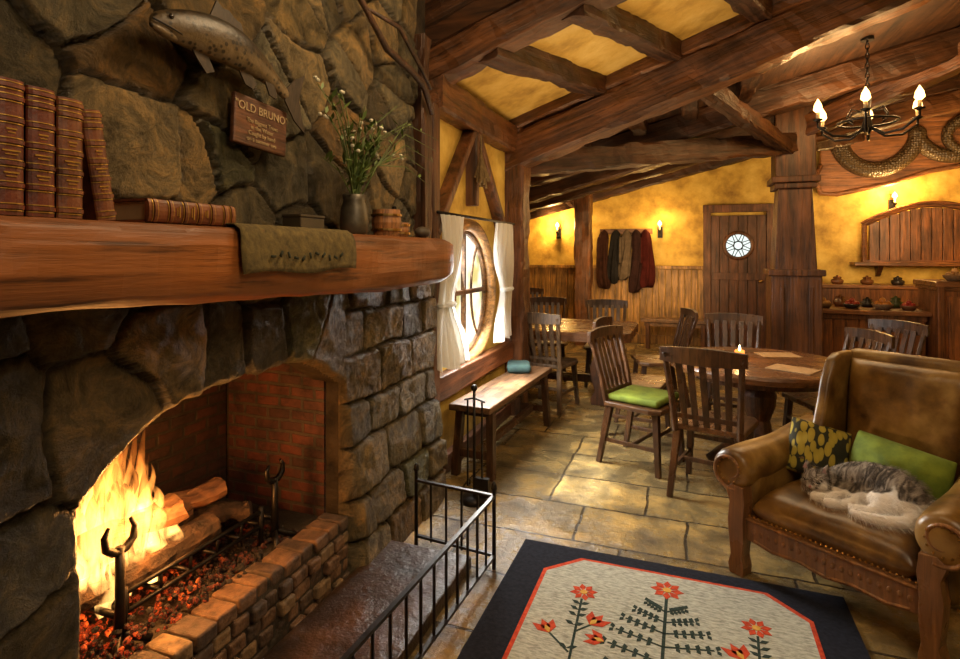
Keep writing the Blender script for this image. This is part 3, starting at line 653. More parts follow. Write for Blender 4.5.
for i in range(40):
    a=random.uniform(-.30,.30); bx=random.uniform(-.08,.14); h=random.uniform(.16,.48)
    p=[V((0,0,0)),V((bx*.15,a*.15,h*.4)),V((bx*.5,a*.5,h*.8)),V((bx,a,h))]
    if i<5: p=[V((0,0,0)),V((.05,.1,.2)),V((.08,.3,.22+.05*i)),V((.1,.50+.03*i,.16+.06*i))]
    ms.tube(p,[.003,.003,.002,.0012],5)
    for j in range(4 if i<5 else 13):
        t=random.uniform(.25,1)*2.999; k=int(t); q=p[k].lerp(p[k+1],t-k); d=V((random.uniform(-1,1),random.uniform(-1,1),random.uniform(0,1))).normalized(); L_=random.uniform(.025,.06); s_=d.cross(V((.3,.2,1))).normalized()*L_*.15
        ml.add([q,q+d*L_*.5+s_,q+d*L_,q+d*L_*.5-s_],[(0,1,2,3)])
    if i%3==0 and i>5:
        for j in range(3): q=p[3]+V((random.uniform(-.02,.02),random.uniform(-.03,.03),random.uniform(-.03,.02))); mf.ball(q,(.009,.009,.007),0,6)
ms.obj('stems',LF[0],parent=pl,smooth=True); o=ml.obj('leaves',LF[1],parent=pl); o['kind']='stuff'; o=mf.obj('flowers',LF[2],parent=pl); o['kind']='stuff'
TUB=wood('tub_wood',(.42,.19,.07),'z',k=4)
def tub(loc,r,h,label):
    e=root('wooden_tub',label,'wooden tub',loc,0,'small tubs on the mantel'); MB().lathe([(r*.85,0),(r,h*.5),(r*.92,h),(r*.8,h),(r*.8,h*.3)],n=20).obj('body',TUB,parent=e)
    mb=MB()
    for z in(.2,.75): mb.lathe([(r*.9,h*z),(r*1.04,h*z),(r*1.04,h*z+.01),(r*.9,h*z+.01)],n=20)
    mb.obj('hoop',BRASS,parent=e); return e
tub((-1.30,2.27,MZ),.068,.12,'small banded wooden tub on the mantel'); tub((-1.33,2.45,MZ),.05,.07,'low banded wooden tub on the mantel')
cs=MB().lathe([(.035,0),(.035,.012),(.01,.02),(.01,.06),(.022,.07),(.022,.085),(.012,.085),(.012,.16),(.002,.165)],n=16).obj('candlestick',IRON,smooth=False,loc=(-1.42,2.56,MZ)); tag(cs,'short black candlestick on the end of the mantel','candlestick')
tag(MB().ball((0,0,.03),(.04,.05,.03)).obj('pebble',plain('pebble_grey',(.08,.06,.04)),smooth=True,loc=(-1.3,2.64,MZ)),'rounded dark pebble on the end of the mantel','stone')
WP=wood('plaque_wood',(.17,.065,.03),'y',k=3); CREAM=plain('cream_paint',(.42,.30,.15),.7)
pq=root('wooden_plaque','small dark wooden plaque with cream lettering below the mounted fish','plaque',(-1.425,1.60,1.945))
MB().box((0,0,0),(.02,.26,.17)).obj('board',WP,parent=pq,bevel=.006)
def text(s_,size,par,loc,mat,rot=(math.pi/2,0,math.pi/2),name='lettering',ext=.0015):
    c=bpy.data.curves.new('t','FONT'); c.body=s_; c.size=size; c.align_x='CENTER'; c.align_y='CENTER'; c.extrude=ext
    t=bpy.data.objects.new('t',c); COL.objects.link(t); bpy.context.view_layer.update()
    me=bpy.data.meshes.new_from_object(t.evaluated_get(bpy.context.evaluated_depsgraph_get())); bpy.data.objects.remove(t)
    me.materials.clear(); me.materials.append(mat); o=bpy.data.objects.new(name,me); COL.objects.link(o); o.parent=par; o.location=loc; o.rotation_euler=rot; return o
text('"OLD BRUNO"',.040,pq,(.0115,0,.045),CREAM)
text('The Biggest Trout\nin the Water\nCaught by hand\non a summer eve',.021,pq,(.0115,0,-.028),CREAM)
pq.rotation_euler=(math.radians(-3),0,0)
def troutmat():
    m,nt,b=base('trout_skin'); N=nt.nodes;L=nt.links; tc=N.new('ShaderNodeTexCoord'); sp=N.new('ShaderNodeSeparateXYZ'); L.new(tc.outputs['Object'],sp.inputs[0])
    n=N.new('ShaderNodeTexNoise'); n.inputs['Scale'].default_value=26; n.inputs['Detail'].default_value=8; n.inputs['Roughness'].default_value=.7; L.new(tc.outputs['Object'],n.inputs[0])
    ma=N.new('ShaderNodeMath'); ma.operation='MULTIPLY_ADD'; ma.inputs[1].default_value=.13; L.new(n.outputs[0],ma.inputs[0]); L.new(sp.outputs[2],ma.inputs[2])
    r=ramp(nt,[(.20,.14,.075),(.10,.065,.028),(.022,.015,.008)],[.02,.07,.13]); L.new(ma.outputs[0],r.inputs[0])
    v=N.new('ShaderNodeTexVoronoi'); v.inputs['Scale'].default_value=48; L.new(tc.outputs['Object'],v.inputs[0]); r2=ramp(nt,[(.06,.04,.02),(1,1,1)],[.26,.38]); L.new(v.outputs[0],r2.inputs[0])
    mx=N.new('ShaderNodeMix'); mx.data_type='RGBA'; mx.blend_type='MULTIPLY'; mx.inputs[0].default_value=.9; L.new(r.outputs[0],mx.inputs[6]); L.new(r2.outputs[0],mx.inputs[7]); L.new(mx.outputs[2],b.inputs['Base Color'])
    b.inputs['Roughness'].default_value=.36; bp=N.new('ShaderNodeBump'); bp.inputs['Strength'].default_value=.6; bp.inputs['Distance'].default_value=.006; L.new(n.outputs[0],bp.inputs['Height']); L.new(bp.outputs[0],b.inputs['Normal']); return m
FSK=troutmat()
fi=root('mounted_trout','large brown speckled trout mounted on the chimney stones','mounted fish',(-1.40,1.145,2.14))
pts=[];rs=[]
data=[(0,.004,.016),(.02,.004,.032),(.06,.012,.046),(.11,.022,.058),(.17,.032,.068),(.25,.04,.072),(.33,.035,.066),(.41,.022,.050),(.48,.002,.034),(.54,-.02,.024),(.58,-.034,.024)]
for y,z,r in data: pts.append((.015*math.sin(y*6),y,z)); rs.append(r)
fb=MB().tube(pts,rs,14,sx=.62); fb.tube([(.012,-.015,-.012),(.014,.03,-.020),(.012,.09,-.022)],[.008,.016,.012],8)
fb.obj('body',FSK,parent=fi,sub=1)
FIN=nmat('fin_skin',[(.016,.010,.005),(.055,.034,.018)],ns=20,scale=(1,3,1),rough=.6)
fx=lambda a,b,t:(t,a,b)
MB().prism([(.555,-.015),(.60,.035),(.66,.075),(.645,.02),(.632,-.03),(.65,-.09),(.675,-.15),(.61,-.115),(.555,-.055)],fx,.0,.006).obj('tail_fin',FIN,parent=fi)
MB().prism([(.20,.10),(.225,.165),(.25,.15),(.275,.155),(.30,.14),(.33,.135),(.35,.09)],fx,-.002,.004).obj('dorsal_fin',FIN,parent=fi)
MB().prism([(.45,.03),(.485,.062),(.49,.02)],fx,-.002,.004).obj('adipose_fin',FIN,parent=fi)
for p in ([(.12,-.02),(.15,-.055),(.185,-.085),(.215,-.07),(.18,-.02)],[(.31,-.02),(.345,-.065),(.38,-.07),(.395,-.05),(.36,-.01)],[(.43,-.015),(.46,-.065),(.49,-.07),(.50,-.055),(.475,-.02)]):
    MB().prism(p,fx,.012,.018).obj('belly_fin',FIN,parent=fi)
MB().ball((.028,.045,.028),(.006,.008,.008)).obj('eye',plain('fish_eye',(.02,.015,.01),.1),parent=fi,smooth=True)
MB().tube([(.024,-.01,.000),(.032,.04,-.006),(.033,.08,-.010)],[.003,.003,.001],6).obj('mouth_line',plain('mouth_dark',(.01,.006,.005)),parent=fi)
fi.rotation_euler=(math.radians(-3),0,0)
MB().cyl((-.06,.25,.03),(-.0,.25,.03),.02).obj('wall_mount',W_beamd,parent=fi)
# ---------------------------------------------------------------- chairs
def make_chair(wm,wms,label,arms=False,cushion=False):
    r=root('dining_chair',label,'chair',(0,0,0),0,'dining chairs')
    out=[(-.21,-.20),(.21,-.20),(.235,.14),(.20,.22),(-.20,.22),(-.235,.14)]
    MB().prism(out,lambda a,b,t:(a,b,t),.41,.445).obj('seat',wms,parent=r,bevel=.008)
    lb=lambda z:-.19-max(0,z-.43)*.22
    mb=MB()
    for s_ in(-1,1):
        mb.tube([(s_*.185,lb(.43),.40),(s_*.195,lb(.6),.6),(s_*.21,lb(.8)-.01,.8),(s_*.215,lb(.9)-.02,.90)],[.022,.021,.020,.018],6,sx=1)
    nseg=8; vs=[];fs=[]
    for i in range(nseg+1):
        u=-1+2*i/nseg; x=u*.245; yy=lb(.88)-.025*(1-u*u)-.012; zt_=.94-.014*u*u; zb=.835+.008*u*u
        vs+=[(x,yy-.014,zb),(x,yy+.014,zb),(x,yy+.014,zt_),(x,yy-.014,zt_)]
    for i in range(nseg):
        for k in range(4): fs.append((i*4+k,i*4+(k+1)%4,i*4+4+(k+1)%4,i*4+4+k))
    fs.append((0,1,2,3));fs.append(tuple(nseg*4+k for k in range(4))); mb.add(vs,fs)
    mb.bar((-.19,lb(.50),.50),(.19,lb(.50),.50),.018,.03)
    for i in range(5):
        u=-1+2*i/4; x=u*.125
        mb.bar((x,lb(.44)+.005,.44),(x*1.12,lb(.87)-.02*(1-u*u)-.008,.87),.036,.012,up=(0,1,0),w1=.042)
    mb.obj('backrest',wm,parent=r,bevel=.003)
    for sx_,sy in((-1,-1),(1,-1),(-1,1),(1,1)):
        y0=.17*sy; y1=(.20 if sy>0 else -.245)
        MB().bar((sx_*.175,y0,.412),(sx_*.205,y1,0),.045,.045,w1=.034,h1=.034,up=(0,1,0)).obj('leg',wm,parent=r,bevel=.004)
    mb=MB()
    for s_ in(-1,1): mb.bar((s_*.192,-.212,.17),(s_*.192,.19,.17),.02,.026)
    mb.bar((-.19,0,.17),(.19,0,.17),.02,.026); mb.bar((-.185,.185,.27),(.185,.185,.27),.02,.026)
    mb.obj('stretcher',wm,parent=r,bevel=.003)
    return r
dk='dark slatted wooden dining chair '
c=make_chair(W_chair,W_chairs,dk+'tucked at the round table')
c.location=(.14,3.84,0); c.rotation_euler=(0,0,face(.25,1))
def ch(loc,f,lab): return dup(c,(loc[0],loc[1],0),face(*f),lab)
ch((-.31,4.19),(.93,-.36),dk+'with green cushion beside the round table')
cu=MB(); 
cu.box((0,0,0),(.38,.38,.05)); cu=cu.obj('seat_cushion',GREEN,bevel=.022,seg=4,smooth=True,loc=(-.31,4.19,.472),rot=(0,0,face(.93,-.36))); tag(cu,'square green seat cushion on a dining chair','cushion')
ch((-.40,4.85),(1,-.15),dk+'turned sideways behind the cushioned chair')
ch((.34,5.34),(-.1,-1),dk+'beyond the round table')
ch((.92,4.68),(-.93,-.35),dk+'at the round table beside the armchair')
ch((1.35,5.35),(-.8,-.6),dk+'behind the leather armchair')
ch((-.30,5.85),(-1,-.30),dk+'at the end of the long table')
ch((-1.60,6.60),(.25,-1),dk+'behind the long table')
ch((-2.3,8.3),(.3,-1),dk+'near the panelled back wall')
c3=make_chair(W_pale,W_pale,'worn brown wooden slat-back chair at the long table'); c3.location=(-1.28,5.40,0); c3.rotation_euler=(0,0,face(.20,1))
dup(c3,(-.90,6.50,0),face(.1,-1),'worn brown wooden slat-back chair behind the long table'); dup(c3,(-2.25,6.15,0),face(.95,-.3),'worn brown wooden slat-back chair beside the long table')
# ---------------------------------------------------------------- round table
rt=root('round_table','large round dark wooden dining table with a carved pedestal','table',(.46,4.50,0))
TZ=.72
MB().lathe([(.54,TZ-.06),(.60,TZ-.055),(.612,TZ-.02),(.60,TZ)],n=56).obj('table_top',W_table,parent=rt,bevel=.004)
MB().lathe([(.46,TZ-.11),(.48,TZ-.11),(.48,TZ-.06),(.46,TZ-.06)],n=40).lathe([(.16,.10),(.17,.16),(.09,.22),(.075,.30),(.11,.40),(.12,.48),(.08,.56),(.10,.62),(.2,.66)],n=20).obj('pedestal',W_tleg,parent=rt,smooth=False,bevel=.003)
for k in range(4):
    a=k*math.pi/2+.5; c_,s_=math.cos(a),math.sin(a)
    MB().tube([(c_*.08,s_*.08,.17),(c_*.2,s_*.2,.14),(c_*.32,s_*.32,.07),(c_*.38,s_*.38,.035)],[.05,.045,.038,.035],8).obj('foot',W_tleg,parent=rt,smooth=True)
cd=root('candle','small glowing candle in an amber glass on the round table','candle',(.34,4.55,TZ))
AMB=emis('amber_glow',(1,.28,.05),2.5)
MB().lathe([(.03,0),(.036,.03),(.032,.06),(.026,.06),(.026,.01)],n=16).obj('glass_cup',AMB,parent=cd,smooth=True)
MB().tube([(0,0,.05),(0,0,.065),(0,0,.08),(0,0,.10)],[.004,.009,.007,.001],8).obj('flame',emis('candle_flame',(1,.7,.3),20),parent=cd,smooth=True)
light('POINT',(.34,4.55,TZ+.14),1.6,(1,.5,.15),.03)
MATC=nmat('tan_placemat',[(.26,.15,.06),(.42,.26,.12)],ns=30,rough=.8)
for i,(x,y,a) in enumerate([(.20,4.24,.4),(.64,4.24,-.5),(.62,4.78,.3)]):
    tag(MB().box((0,0,.003),(.28,.20,.006)).obj('placemat',MATC,loc=(x,y,TZ),rot=(0,0,a),bevel=.002),'tan rectangular placemat on the round table','placemat','placemats')
lt=root('long_table','long thick-topped wooden trestle dining table with heavy curved legs','table',(-1.28,5.86,0))
out=[(-.76,-.42),(-.66,-.54),(.66,-.54),(.76,-.42),(.76,.42),(.66,.54),(-.66,.54),(-.76,.42)]
MB().prism(out,lambda a,b,t:(a,b,t),.65,.74).obj('table_top',W_table,parent=lt,bevel=.006)
for s_ in(-1,1):
    o_=[(-.09,.0),(.09,0),(.10,.06),(.055,.14),(.095,.26),(.10,.38),(.055,.50),(.12,.60),(.17,.66),(-.17,.66),(-.12,.60),(-.055,.50),(-.10,.38),(-.095,.26),(-.055,.14),(-.10,.06)]
    for yy in(-.24,.28):
        MB().prism(o_,lambda a,b,t,s_=s_,yy=yy:(s_*.46+a,yy+t,b),-.05,.05).obj('leg',W_tleg,parent=lt,bevel=.008)
MB().bar((-.46,0,.2),(.46,0,.2),.06,.08).bar((-.46,-.24,.2),(-.46,.28,.2),.05,.08).bar((.46,-.24,.2),(.46,.28,.2),.05,.08).obj('stretcher',W_tleg,parent=lt,bevel=.004)
bn=root('wooden_bench','long worn wooden bench below the round window','bench',(-1.32,4.15,0),math.radians(-3))
MB().box((0,0,.47),(.30,1.42,.045)).obj('seat',W_bench,parent=bn,bevel=.008)
for s_ in(-1,1):
    for q in(-1,1): MB().bar((q*.11,s_*.60,.45),(q*.13,s_*.64,0),.05,.06,up=(0,1,0)).obj('leg',W_chair,parent=bn,bevel=.005)
MB().bar((0,-.62,.15),(0,.62,.15),.04,.05).bar((-.12,-.62,.15),(.12,-.62,.15),.04,.05).bar((-.12,.62,.15),(.12,.62,.15),.04,.05).bar((.0,-.6,.42),(0,.6,.42),.2,.05).obj('stretcher',W_chair,parent=bn,bevel=.004)
pb=MB().box((0,0,0),(.2,.26,.07)).obj('small_cushion',nmat('teal_cloth',[(.01,.03,.035),(.03,.07,.06)],ns=12,rough=.9),bevel=.03,seg=4,smooth=True,loc=(-1.36,4.60,.53),rot=(0,0,.3)); tag(pb,'small dark teal cushion on the window bench','cushion')
bb=root('wall_bench','plain wooden bench against the panelled back wall','bench',(-.22,9.25,0))
MB().box((0,0,.44),(1.0,.32,.05)).box((0,.0,.38),(.9,.25,.06)).obj('seat',W_bench,parent=bb,bevel=.006)
for s_ in(-1,1): MB().box((s_*.4,0,.205),(.06,.28,.41)).obj('leg',W_tleg,parent=bb,bevel=.005)
# ---------------------------------------------------------------- rug
RD=nmat('navy_rug_pile',[(.004,.005,.010),(.014,.016,.026)],ns=60,rough=1,bump=.6,bdist=.006,spec=.2)
RF=nmat('cream_rug_pile',[(.19,.20,.165),(.36,.37,.315),(.50,.51,.43)],ns=60,detail=9,rough=1,bump=.9,bdist=.008,scale=(.5,1.5,1),spec=.2)
RR=nmat('red_rug_pile',[(.28,.025,.010),(.55,.075,.025)],ns=50,rough=1,bump=.6,bdist=.006,spec=.2)
RT=nmat('teal_rug_pile',[(.012,.022,.02),(.03,.05,.042)],ns=50,rough=1,bump=.5,bdist=.006,spec=.2)
RY=nmat('ochre_rug_pile',[(.40,.22,.03),(.6,.36,.08)],ns=50,rough=1,bump=.5,bdist=.006,spec=.2)
mb=MB(); mb.box((-.09,1.83,.006),(1.42,2.0,.012),0)
def octo(x0,x1,y0,y1,c): return [(x0+c,y1),(x1-c,y1),(x1,y1-c),(x1,y0+c),(x1-c,y0),(x0+c,y0),(x0,y0+c),(x0,y1-c)]
fl=lambda a,b,t:(a,b,t)
mb.prism(octo(-.645,.465,.93,2.745,.15),fl,.010,.0135,1); mb.prism(octo(-.627,.447,.948,2.727,.147),fl,.010,.015,2)
def flower(x,y,r,n=8,rot=0):
    for k in range(n):
        a=rot+2*math.pi*k/n; d=V((math.cos(a),math.sin(a))); p=V((-d.y,d.x)); q=V((x,y))
        L=[q+d*r*.20,q+d*r*.62+p*r*.24,q+d*r,q+d*r*.62-p*r*.24]; mb.prism([(v.x,v.y) for v in L],fl,.014,.0165,1)
    mb.prism([(x+r*.27*math.cos(k),y+r*.27*math.sin(k)) for k in [2*math.pi*i/8 for i in range(8)]],fl,.014,.0172,4)
def stem(p,q,w=.010):
    p=V(p);q=V(q);d=(q-p).normalized();n=V((-d.y,d.x))*w/2; mb.prism([tuple(p+n),tuple(p-n),tuple(q-n),tuple(q+n)],fl,.014,.016,3)
def leaf(x,y,a,l=.05,w=.026,mi=3,z=.0165):
    d=V((math.cos(a),math.sin(a)));n=V((-d.y,d.x)); q=V((x,y)); L=[q,q+d*l*.5+n*w/2,q+d*l,q+d*l*.5-n*w/2]; mb.prism([(v.x,v.y) for v in L],fl,.014,z,mi)
def tulip(x,y,a,s_=.06):
    for da in(-.55,0,.55): leaf(x,y,a+da,s_,s_*.46,1)
    leaf(x,y,a,s_*.55,s_*.28,4,.0172)
cx=-.095
for yb in (1.2,2.1):
    stem((cx,yb-.35),(cx,yb+.46),.013); flower(cx,yb+.51,.070)
    for i,(dy,w) in enumerate([(.38,.07),(.31,.11),(.24,.15),(.16,.18),(.07,.20),(-.04,.18),(-.14,.13)]):
        for s_ in(-1,1):
            stem((cx,yb+dy-.03),(cx+s_*w,yb+dy+.015),.008)
            for t in(.25,.45,.65,.85,1.05): 
                leaf(cx+s_*w*t,yb+dy-.03+.045*t,1.57-s_*.3,.030,.020); leaf(cx+s_*w*t,yb+dy-.03+.045*t,-1.57+s_*.6,.028,.018)
            if i in(4,6): tulip(cx+s_*(w+.012),yb+dy+.01,.25 if s_>0 else math.pi-.25,.08)
    for s_ in(-1,1):
        X=cx+s_*.34
        stem((X-s_*.04,yb-.4),(X,yb+.32),.010); flower(X,yb+.37,.060,8,.3); tulip(X-s_*.06,yb+.16,1.57+s_*.5,.09); stem((X-.01*s_,yb+.1),(X-s_*.07,yb+.17),.008)
        tulip(X+s_*.08,yb+.06,1.57-s_*.6,.085); stem((X-.01*s_,yb-.02),(X+s_*.09,yb+.07),.008)
        for dy in(.28,.24,.20,.14,.0,-.1,-.2,-.3): leaf(X,yb+dy,.5,.042,.020); leaf(X,yb+dy,math.pi-.5,.042,.020)
tag(mb.obj('floral_rug',[RD,RR,RF,RT,RY]),'navy-bordered cream wool rug with red flowers and dark branches','rug')
# ---------------------------------------------------------------- armchair
ARZ=math.radians(-35); ALOC=(.735,3.0,0)
ac=root('leather_armchair','wingback brown leather armchair with carved wooden frame and rolled arms','armchair',ALOC,ARZ)
def rbox(c,d,name,mat,bev,rot=None,par=ac,sub=0):
    return MB().box((0,0,0),d).obj(name,mat,parent=par,bevel=bev,seg=5,smooth=True,loc=c,rot=rot)
ap=[(-.37,.27),(.37,.27),(.37,.17),(.30,.165),(.22,.15),(.10,.16),(0,.145),(-.10,.16),(-.22,.15),(-.30,.165),(-.37,.17)]
mb=MB().prism(ap,lambda a,b,t:(a,t,b),-.375,-.325); mb.box((0,0,.22),(.70,.64,.09))
mb.tube([(-.36,-.376,.262),(.36,-.376,.262)],.008,8); mb.tube([(a,-.374,b+.010) for a,b in ap[3:10]],.007,8)
for k in range(19): mb.ball((-.30+.0333*k,-.376,.215),(.010,.005,.013),0,8)
mb.obj('seat_frame',W_chairfr,parent=ac,bevel=.004)
BX=.055
for s_ in(-1,1):
    rbox((s_*.37,-.0,.36),(.12,.69,.30),'arm_panel',LEATH,.045)
    pts=[(s_*.405,-.405,.475),(s_*.405,-.40,.475),(s_*.405,-.385,.475)];rs=[.03,.072,.090]
    for i in range(12):
        t=i/11; pts.append((s_*(.405-.035*t),-.36+.70*t,.475+.06*t*t)); rs.append(.096-.010*t+.004*math.sin(t*9))
    MB().tube(pts,rs,22,sx=1).obj('arm_roll',LEATH,parent=ac,smooth=True)
    o_=[(-.034,.0),(.030,0),(.038,.04),(.026,.09),(.034,.17),(.040,.25),(.030,.33),(.050,.39),(.02,.415),(-.035,.41),(-.042,.34),(-.034,.25),(-.036,.17),(-.028,.09),(-.038,.04)]
    mb=MB().prism(o_,lambda a,b,t,s_=s_:(s_*(.37+a),t,b),-.408,-.335)
    spn=[]
    for k in range(40):
        a=-1.9+k/39*7.2; rr=.090*(1-.018*k); spn.append((s_*(.405+rr*math.cos(a)),-.400,.475+rr*math.sin(a)))
    mb.tube(spn,[.011-.00015*k for k in range(40)],8)
    mb.obj('carved_arm_front',W_chairfr,parent=ac,bevel=.008,seg=3)
    wing=[(-.06,.50),(.02,.54),(.08,.62),(.12,.74),(.16,.87),(.21,.96),(.27,.985),(.42,.985),(.38,.5)]
    mb=MB()
    mb.prism(wing,lambda a,b,t,s_=s_:(BX+s_*(.252+t+.08*max(0,(.3-a))),a,b),0,.055); mb.obj('wing',LEATH,parent=ac,bevel=.025,seg=5,smooth=True)
    mb=MB()
    for k in range(16): mb.ball((s_*.432,-.34+.04*k,.225),.006,0,6)
    for k in range(12):
        a=2*math.pi*k/12; mb.ball((s_*.405+.055*math.cos(a),-.405,.475+.055*math.sin(a)),.005,0,6)
    mb.obj('nailheads',BRASS,parent=ac)
    MB().bar((s_*.29,.30,.2),(s_*.29,.40,0),.06,.06,w1=.045,h1=.045,up=(0,1,0)).obj('back_leg',W_chairfr,parent=ac,bevel=.005)
def puff(w,h,d,nu=10,nv=10,p=3.2):
    mb=MB(); vs=[];fs=[]
    for sd in(-1,1):
        for i in range(nv+1):
            for j in range(nu+1):
                u=-1+2*j/nu;v=-1+2*i/nv; t=max(0,(1-abs(u)**p))*max(0,(1-abs(v)**p)); t=t**.5
                vs.append((u*w/2,sd*d/2*t+.012*t*noise.noise(V((u*3+w*9,v*3,sd))),v*h/2))
    N=(nu+1)*(nv+1)
    for sd in(0,1):
        for i in range(nv):
            for j in range(nu):
                a=sd*N+i*(nu+1)+j; q=(a,a+1,a+nu+2,a+nu+1); fs.append(q if sd else q[::-1])
    mb.add(vs,fs)
    return mb
def puffobj(name,mat,w,h,d,par,loc,rot,p=3.2):
    o=puff(w,h,d,18,18,p).obj(name,mat,parent=par,smooth=True,loc=loc,rot=rot); wd=o.modifiers.new('w','WELD'); wd.merge_threshold=.0015
    q=o.modifiers.new('sub','SUBSURF'); q.levels=1;q.render_levels=1; return o
rbox((BX,.385,.65),(.56,.09,.70),'back_panel',LEATH,.035,rot=(math.radians(-7),0,0))
puffobj('backrest',LEATH,.52,.62,.15,ac,(BX,.325,.66),(math.radians(-7),0,0),6)
puffobj('seat_cushion',LEATH,.66,.70,.17,ac,(0,-.03,.315),(math.radians(90),0,0),8)
mb=MB()
for k in range(34): mb.ball((-.34+.68*k/33,-.376,.284),.0055,0,6)
mb.obj('front_nailheads',BRASS,parent=ac)
AM=Matrix.Translation(ALOC)@Matrix.Rotation(ARZ,4,'Z')
def onchair(o,loc,rot=(0,0,0)):
    o.matrix_world=AM@Matrix.Translation(loc)@Euler(rot).to_matrix().to_4x4()
g=puffobj('bolster_cushion',GREEN,.40,.20,.24,None,None,None,2.0); onchair(g,(.095,.125,.535),(math.radians(-20),math.radians(6),math.radians(-3))); tag(g,'long plump olive green cushion behind the sleeping cat','cushion')
def leafpat():
    m,nt,b=base('leaf_pattern_cloth'); N=nt.nodes;L=nt.links; tc=N.new('ShaderNodeTexCoord'); mp=N.new('ShaderNodeMapping'); mp.inputs['Scale'].default_value=(34,34,15); mp.inputs['Rotation'].default_value=(0,.7,0); L.new(tc.outputs['Object'],mp.inputs[0])
    v=N.new('ShaderNodeTexVoronoi'); v.inputs['Scale'].default_value=1; L.new(mp.outputs[0],v.inputs['Vector']); r=ramp(nt,[(.40,.31,.04),(.32,.25,.03),(.02,.02,.008)],[0,.50,.56]); L.new(v.outputs[0],r.inputs[0]); L.new(r.outputs[0],b.inputs['Base Color']); b.inputs['Roughness'].default_value=.9; return m
g=puffobj('patterned_cushion',leafpat(),.28,.27,.14,None,None,None,2.4); onchair(g,(-.225,.07,.52),(math.radians(-24),math.radians(14),math.radians(38))); tag(g,'square black and mustard leaf-patterned cushion against the chair arm','cushion')
# cat
def furmat():
    m,nt,b=base('tabby_fur'); N=nt.nodes;L=nt.links; tc=N.new('ShaderNodeTexCoord')
    n=N.new('ShaderNodeTexNoise'); n.inputs['Scale'].default_value=8; n.inputs['Detail'].default_value=2; L.new(tc.outputs['Object'],n.inputs['Vector'])
    w=N.new('ShaderNodeTexNoise'); w.inputs['Scale'].default_value=22; w.inputs['Distortion'].default_value=1.5; w.inputs['Detail'].default_value=4
    mp=N.new('ShaderNodeMapping'); mp.inputs['Scale'].default_value=(2,.5,.6); L.new(tc.outputs['Object'],mp.inputs[0]); L.new(mp.outputs[0],w.inputs['Vector'])
    r=ramp(nt,[(.05,.04,.03),(.19,.155,.12),(.34,.29,.23)],[.40,.50,.60]); L.new(w.outputs[0],r.inputs[0])
    sp=N.new('ShaderNodeSeparateXYZ'); L.new(tc.outputs['Object'],sp.inputs[0])
    ma=N.new('ShaderNodeMath'); ma.operation='MULTIPLY_ADD'; ma.inputs[1].default_value=-1.1; L.new(sp.outputs[1],ma.inputs[0]); L.new(n.outputs[0],ma.inputs[2])
    mb_=N.new('ShaderNodeMath'); mb_.operation='MULTIPLY_ADD'; mb_.inputs[1].default_value=-2.2; L.new(sp.outputs[2],mb_.inputs[0]); L.new(ma.outputs[0],mb_.inputs[2])
    k=ramp(nt,[(0,0,0),(1,1,1)],[.425,.465]); L.new(mb_.outputs[0],k.inputs[0])
    mx=N.new('ShaderNodeMix'); mx.data_type='RGBA'; L.new(k.outputs[0],mx.inputs[0]); L.new(r.outputs[0],mx.inputs[6]); mx.inputs[7].default_value=(.74,.69,.61,1)
    L.new(mx.outputs[2],b.inputs['Base Color']); b.inputs['Roughness'].default_value=.8; b.inputs['Specular IOR Level'].default_value=.2
    f=N.new('ShaderNodeTexNoise'); f.inputs['Scale'].default_value=120; f.inputs['Detail'].default_value=4; L.new(tc.outputs['Object'],f.inputs['Vector']); bp=N.new('ShaderNodeBump'); bp.inputs['Strength'].default_value=.6; bp.inputs['Distance'].default_value=.006; L.new(f.outputs[0],bp.inputs['Height']); L.new(bp.outputs[0],b.inputs['Normal'])
    return m
FUR=furmat()
cat=root('sleeping_cat','grey tabby and white cat curled asleep on the armchair seat','cat')
cat.matrix_world=AM@Matrix.Translation((.040,-.07,.394))@Matrix.Scale(1.12,4)
mb=MB()
arc=[(-.12,.0,.048,.050),(-.105,.035,.060,.060),(-.06,.055,.072,.072),(.0,.062,.080,.078),(.06,.052,.082,.080),(.105,.02,.076,.076),(.13,-.02,.062,.064),(.125,-.055,.050,.052)]
for i in range(len(arc)-1):
    for t in(0,.33,.66):
        a=[arc[i][k]*(1-t)+arc[i+1][k]*t for k in range(4)]; mb.ball((a[0],a[1],a[2]-.008),(a[3],a[3],a[3]*.94),0,14)
mb.ball((.0,.0,.035),(.12,.07,.045),0,14); mb.ball((.085,-.058,.046),(.064,.050,.048),0,12); mb.ball((-.05,-.03,.034),(.06,.05,.036),0,12)
hx,hy=-.158,-.068
mb.ball((hx+.014,hy+.034,.052),(.046,.046,.044),0,12)
mb.ball((hx,hy,.058),(.050,.044,.041),0,16); mb.ball((hx+.006,hy-.041,.043),(.022,.019,.015),0,10); mb.ball((hx-.022,hy-.022,.045),(.025,.022,.019),0,8); mb.ball((hx+.030,hy-.020,.045),(.024,.022,.019),0,8); mb.ball((hx+.01,hy-.01,.025),(.035,.030,.022),0,10)
for sg in(-1,1):
    p=V((hx+sg*.031-.002,hy+.010,.094)); mb.tube([p+V((-sg*.006,0,-.022)),p,p+V((sg*.006,.002,.016)),p+V((sg*.011,.003,.034))],[.024,.021,.012,.003],8,sx=.65)
mb.tube([(-.08,-.03,.040),(-.06,-.09,.028),(-.085,-.128,.020),(-.12,-.142,.019),(-.14,-.142,.019)],[.034,.027,.020,.020,.017],10)
mb.tube([(-.03,-.03,.036),(-.01,-.09,.026),(-.03,-.135,.020),(-.07,-.160,.018),(-.085,-.160,.018)],[.032,.025,.019,.019,.016],10)
mb.tube([(.10,-.06,.045),(.075,-.105,.030),(.055,-.130,.021),(.01,-.140,.019),(-.005,-.140,.018)],[.042,.030,.022,.020,.016],10)
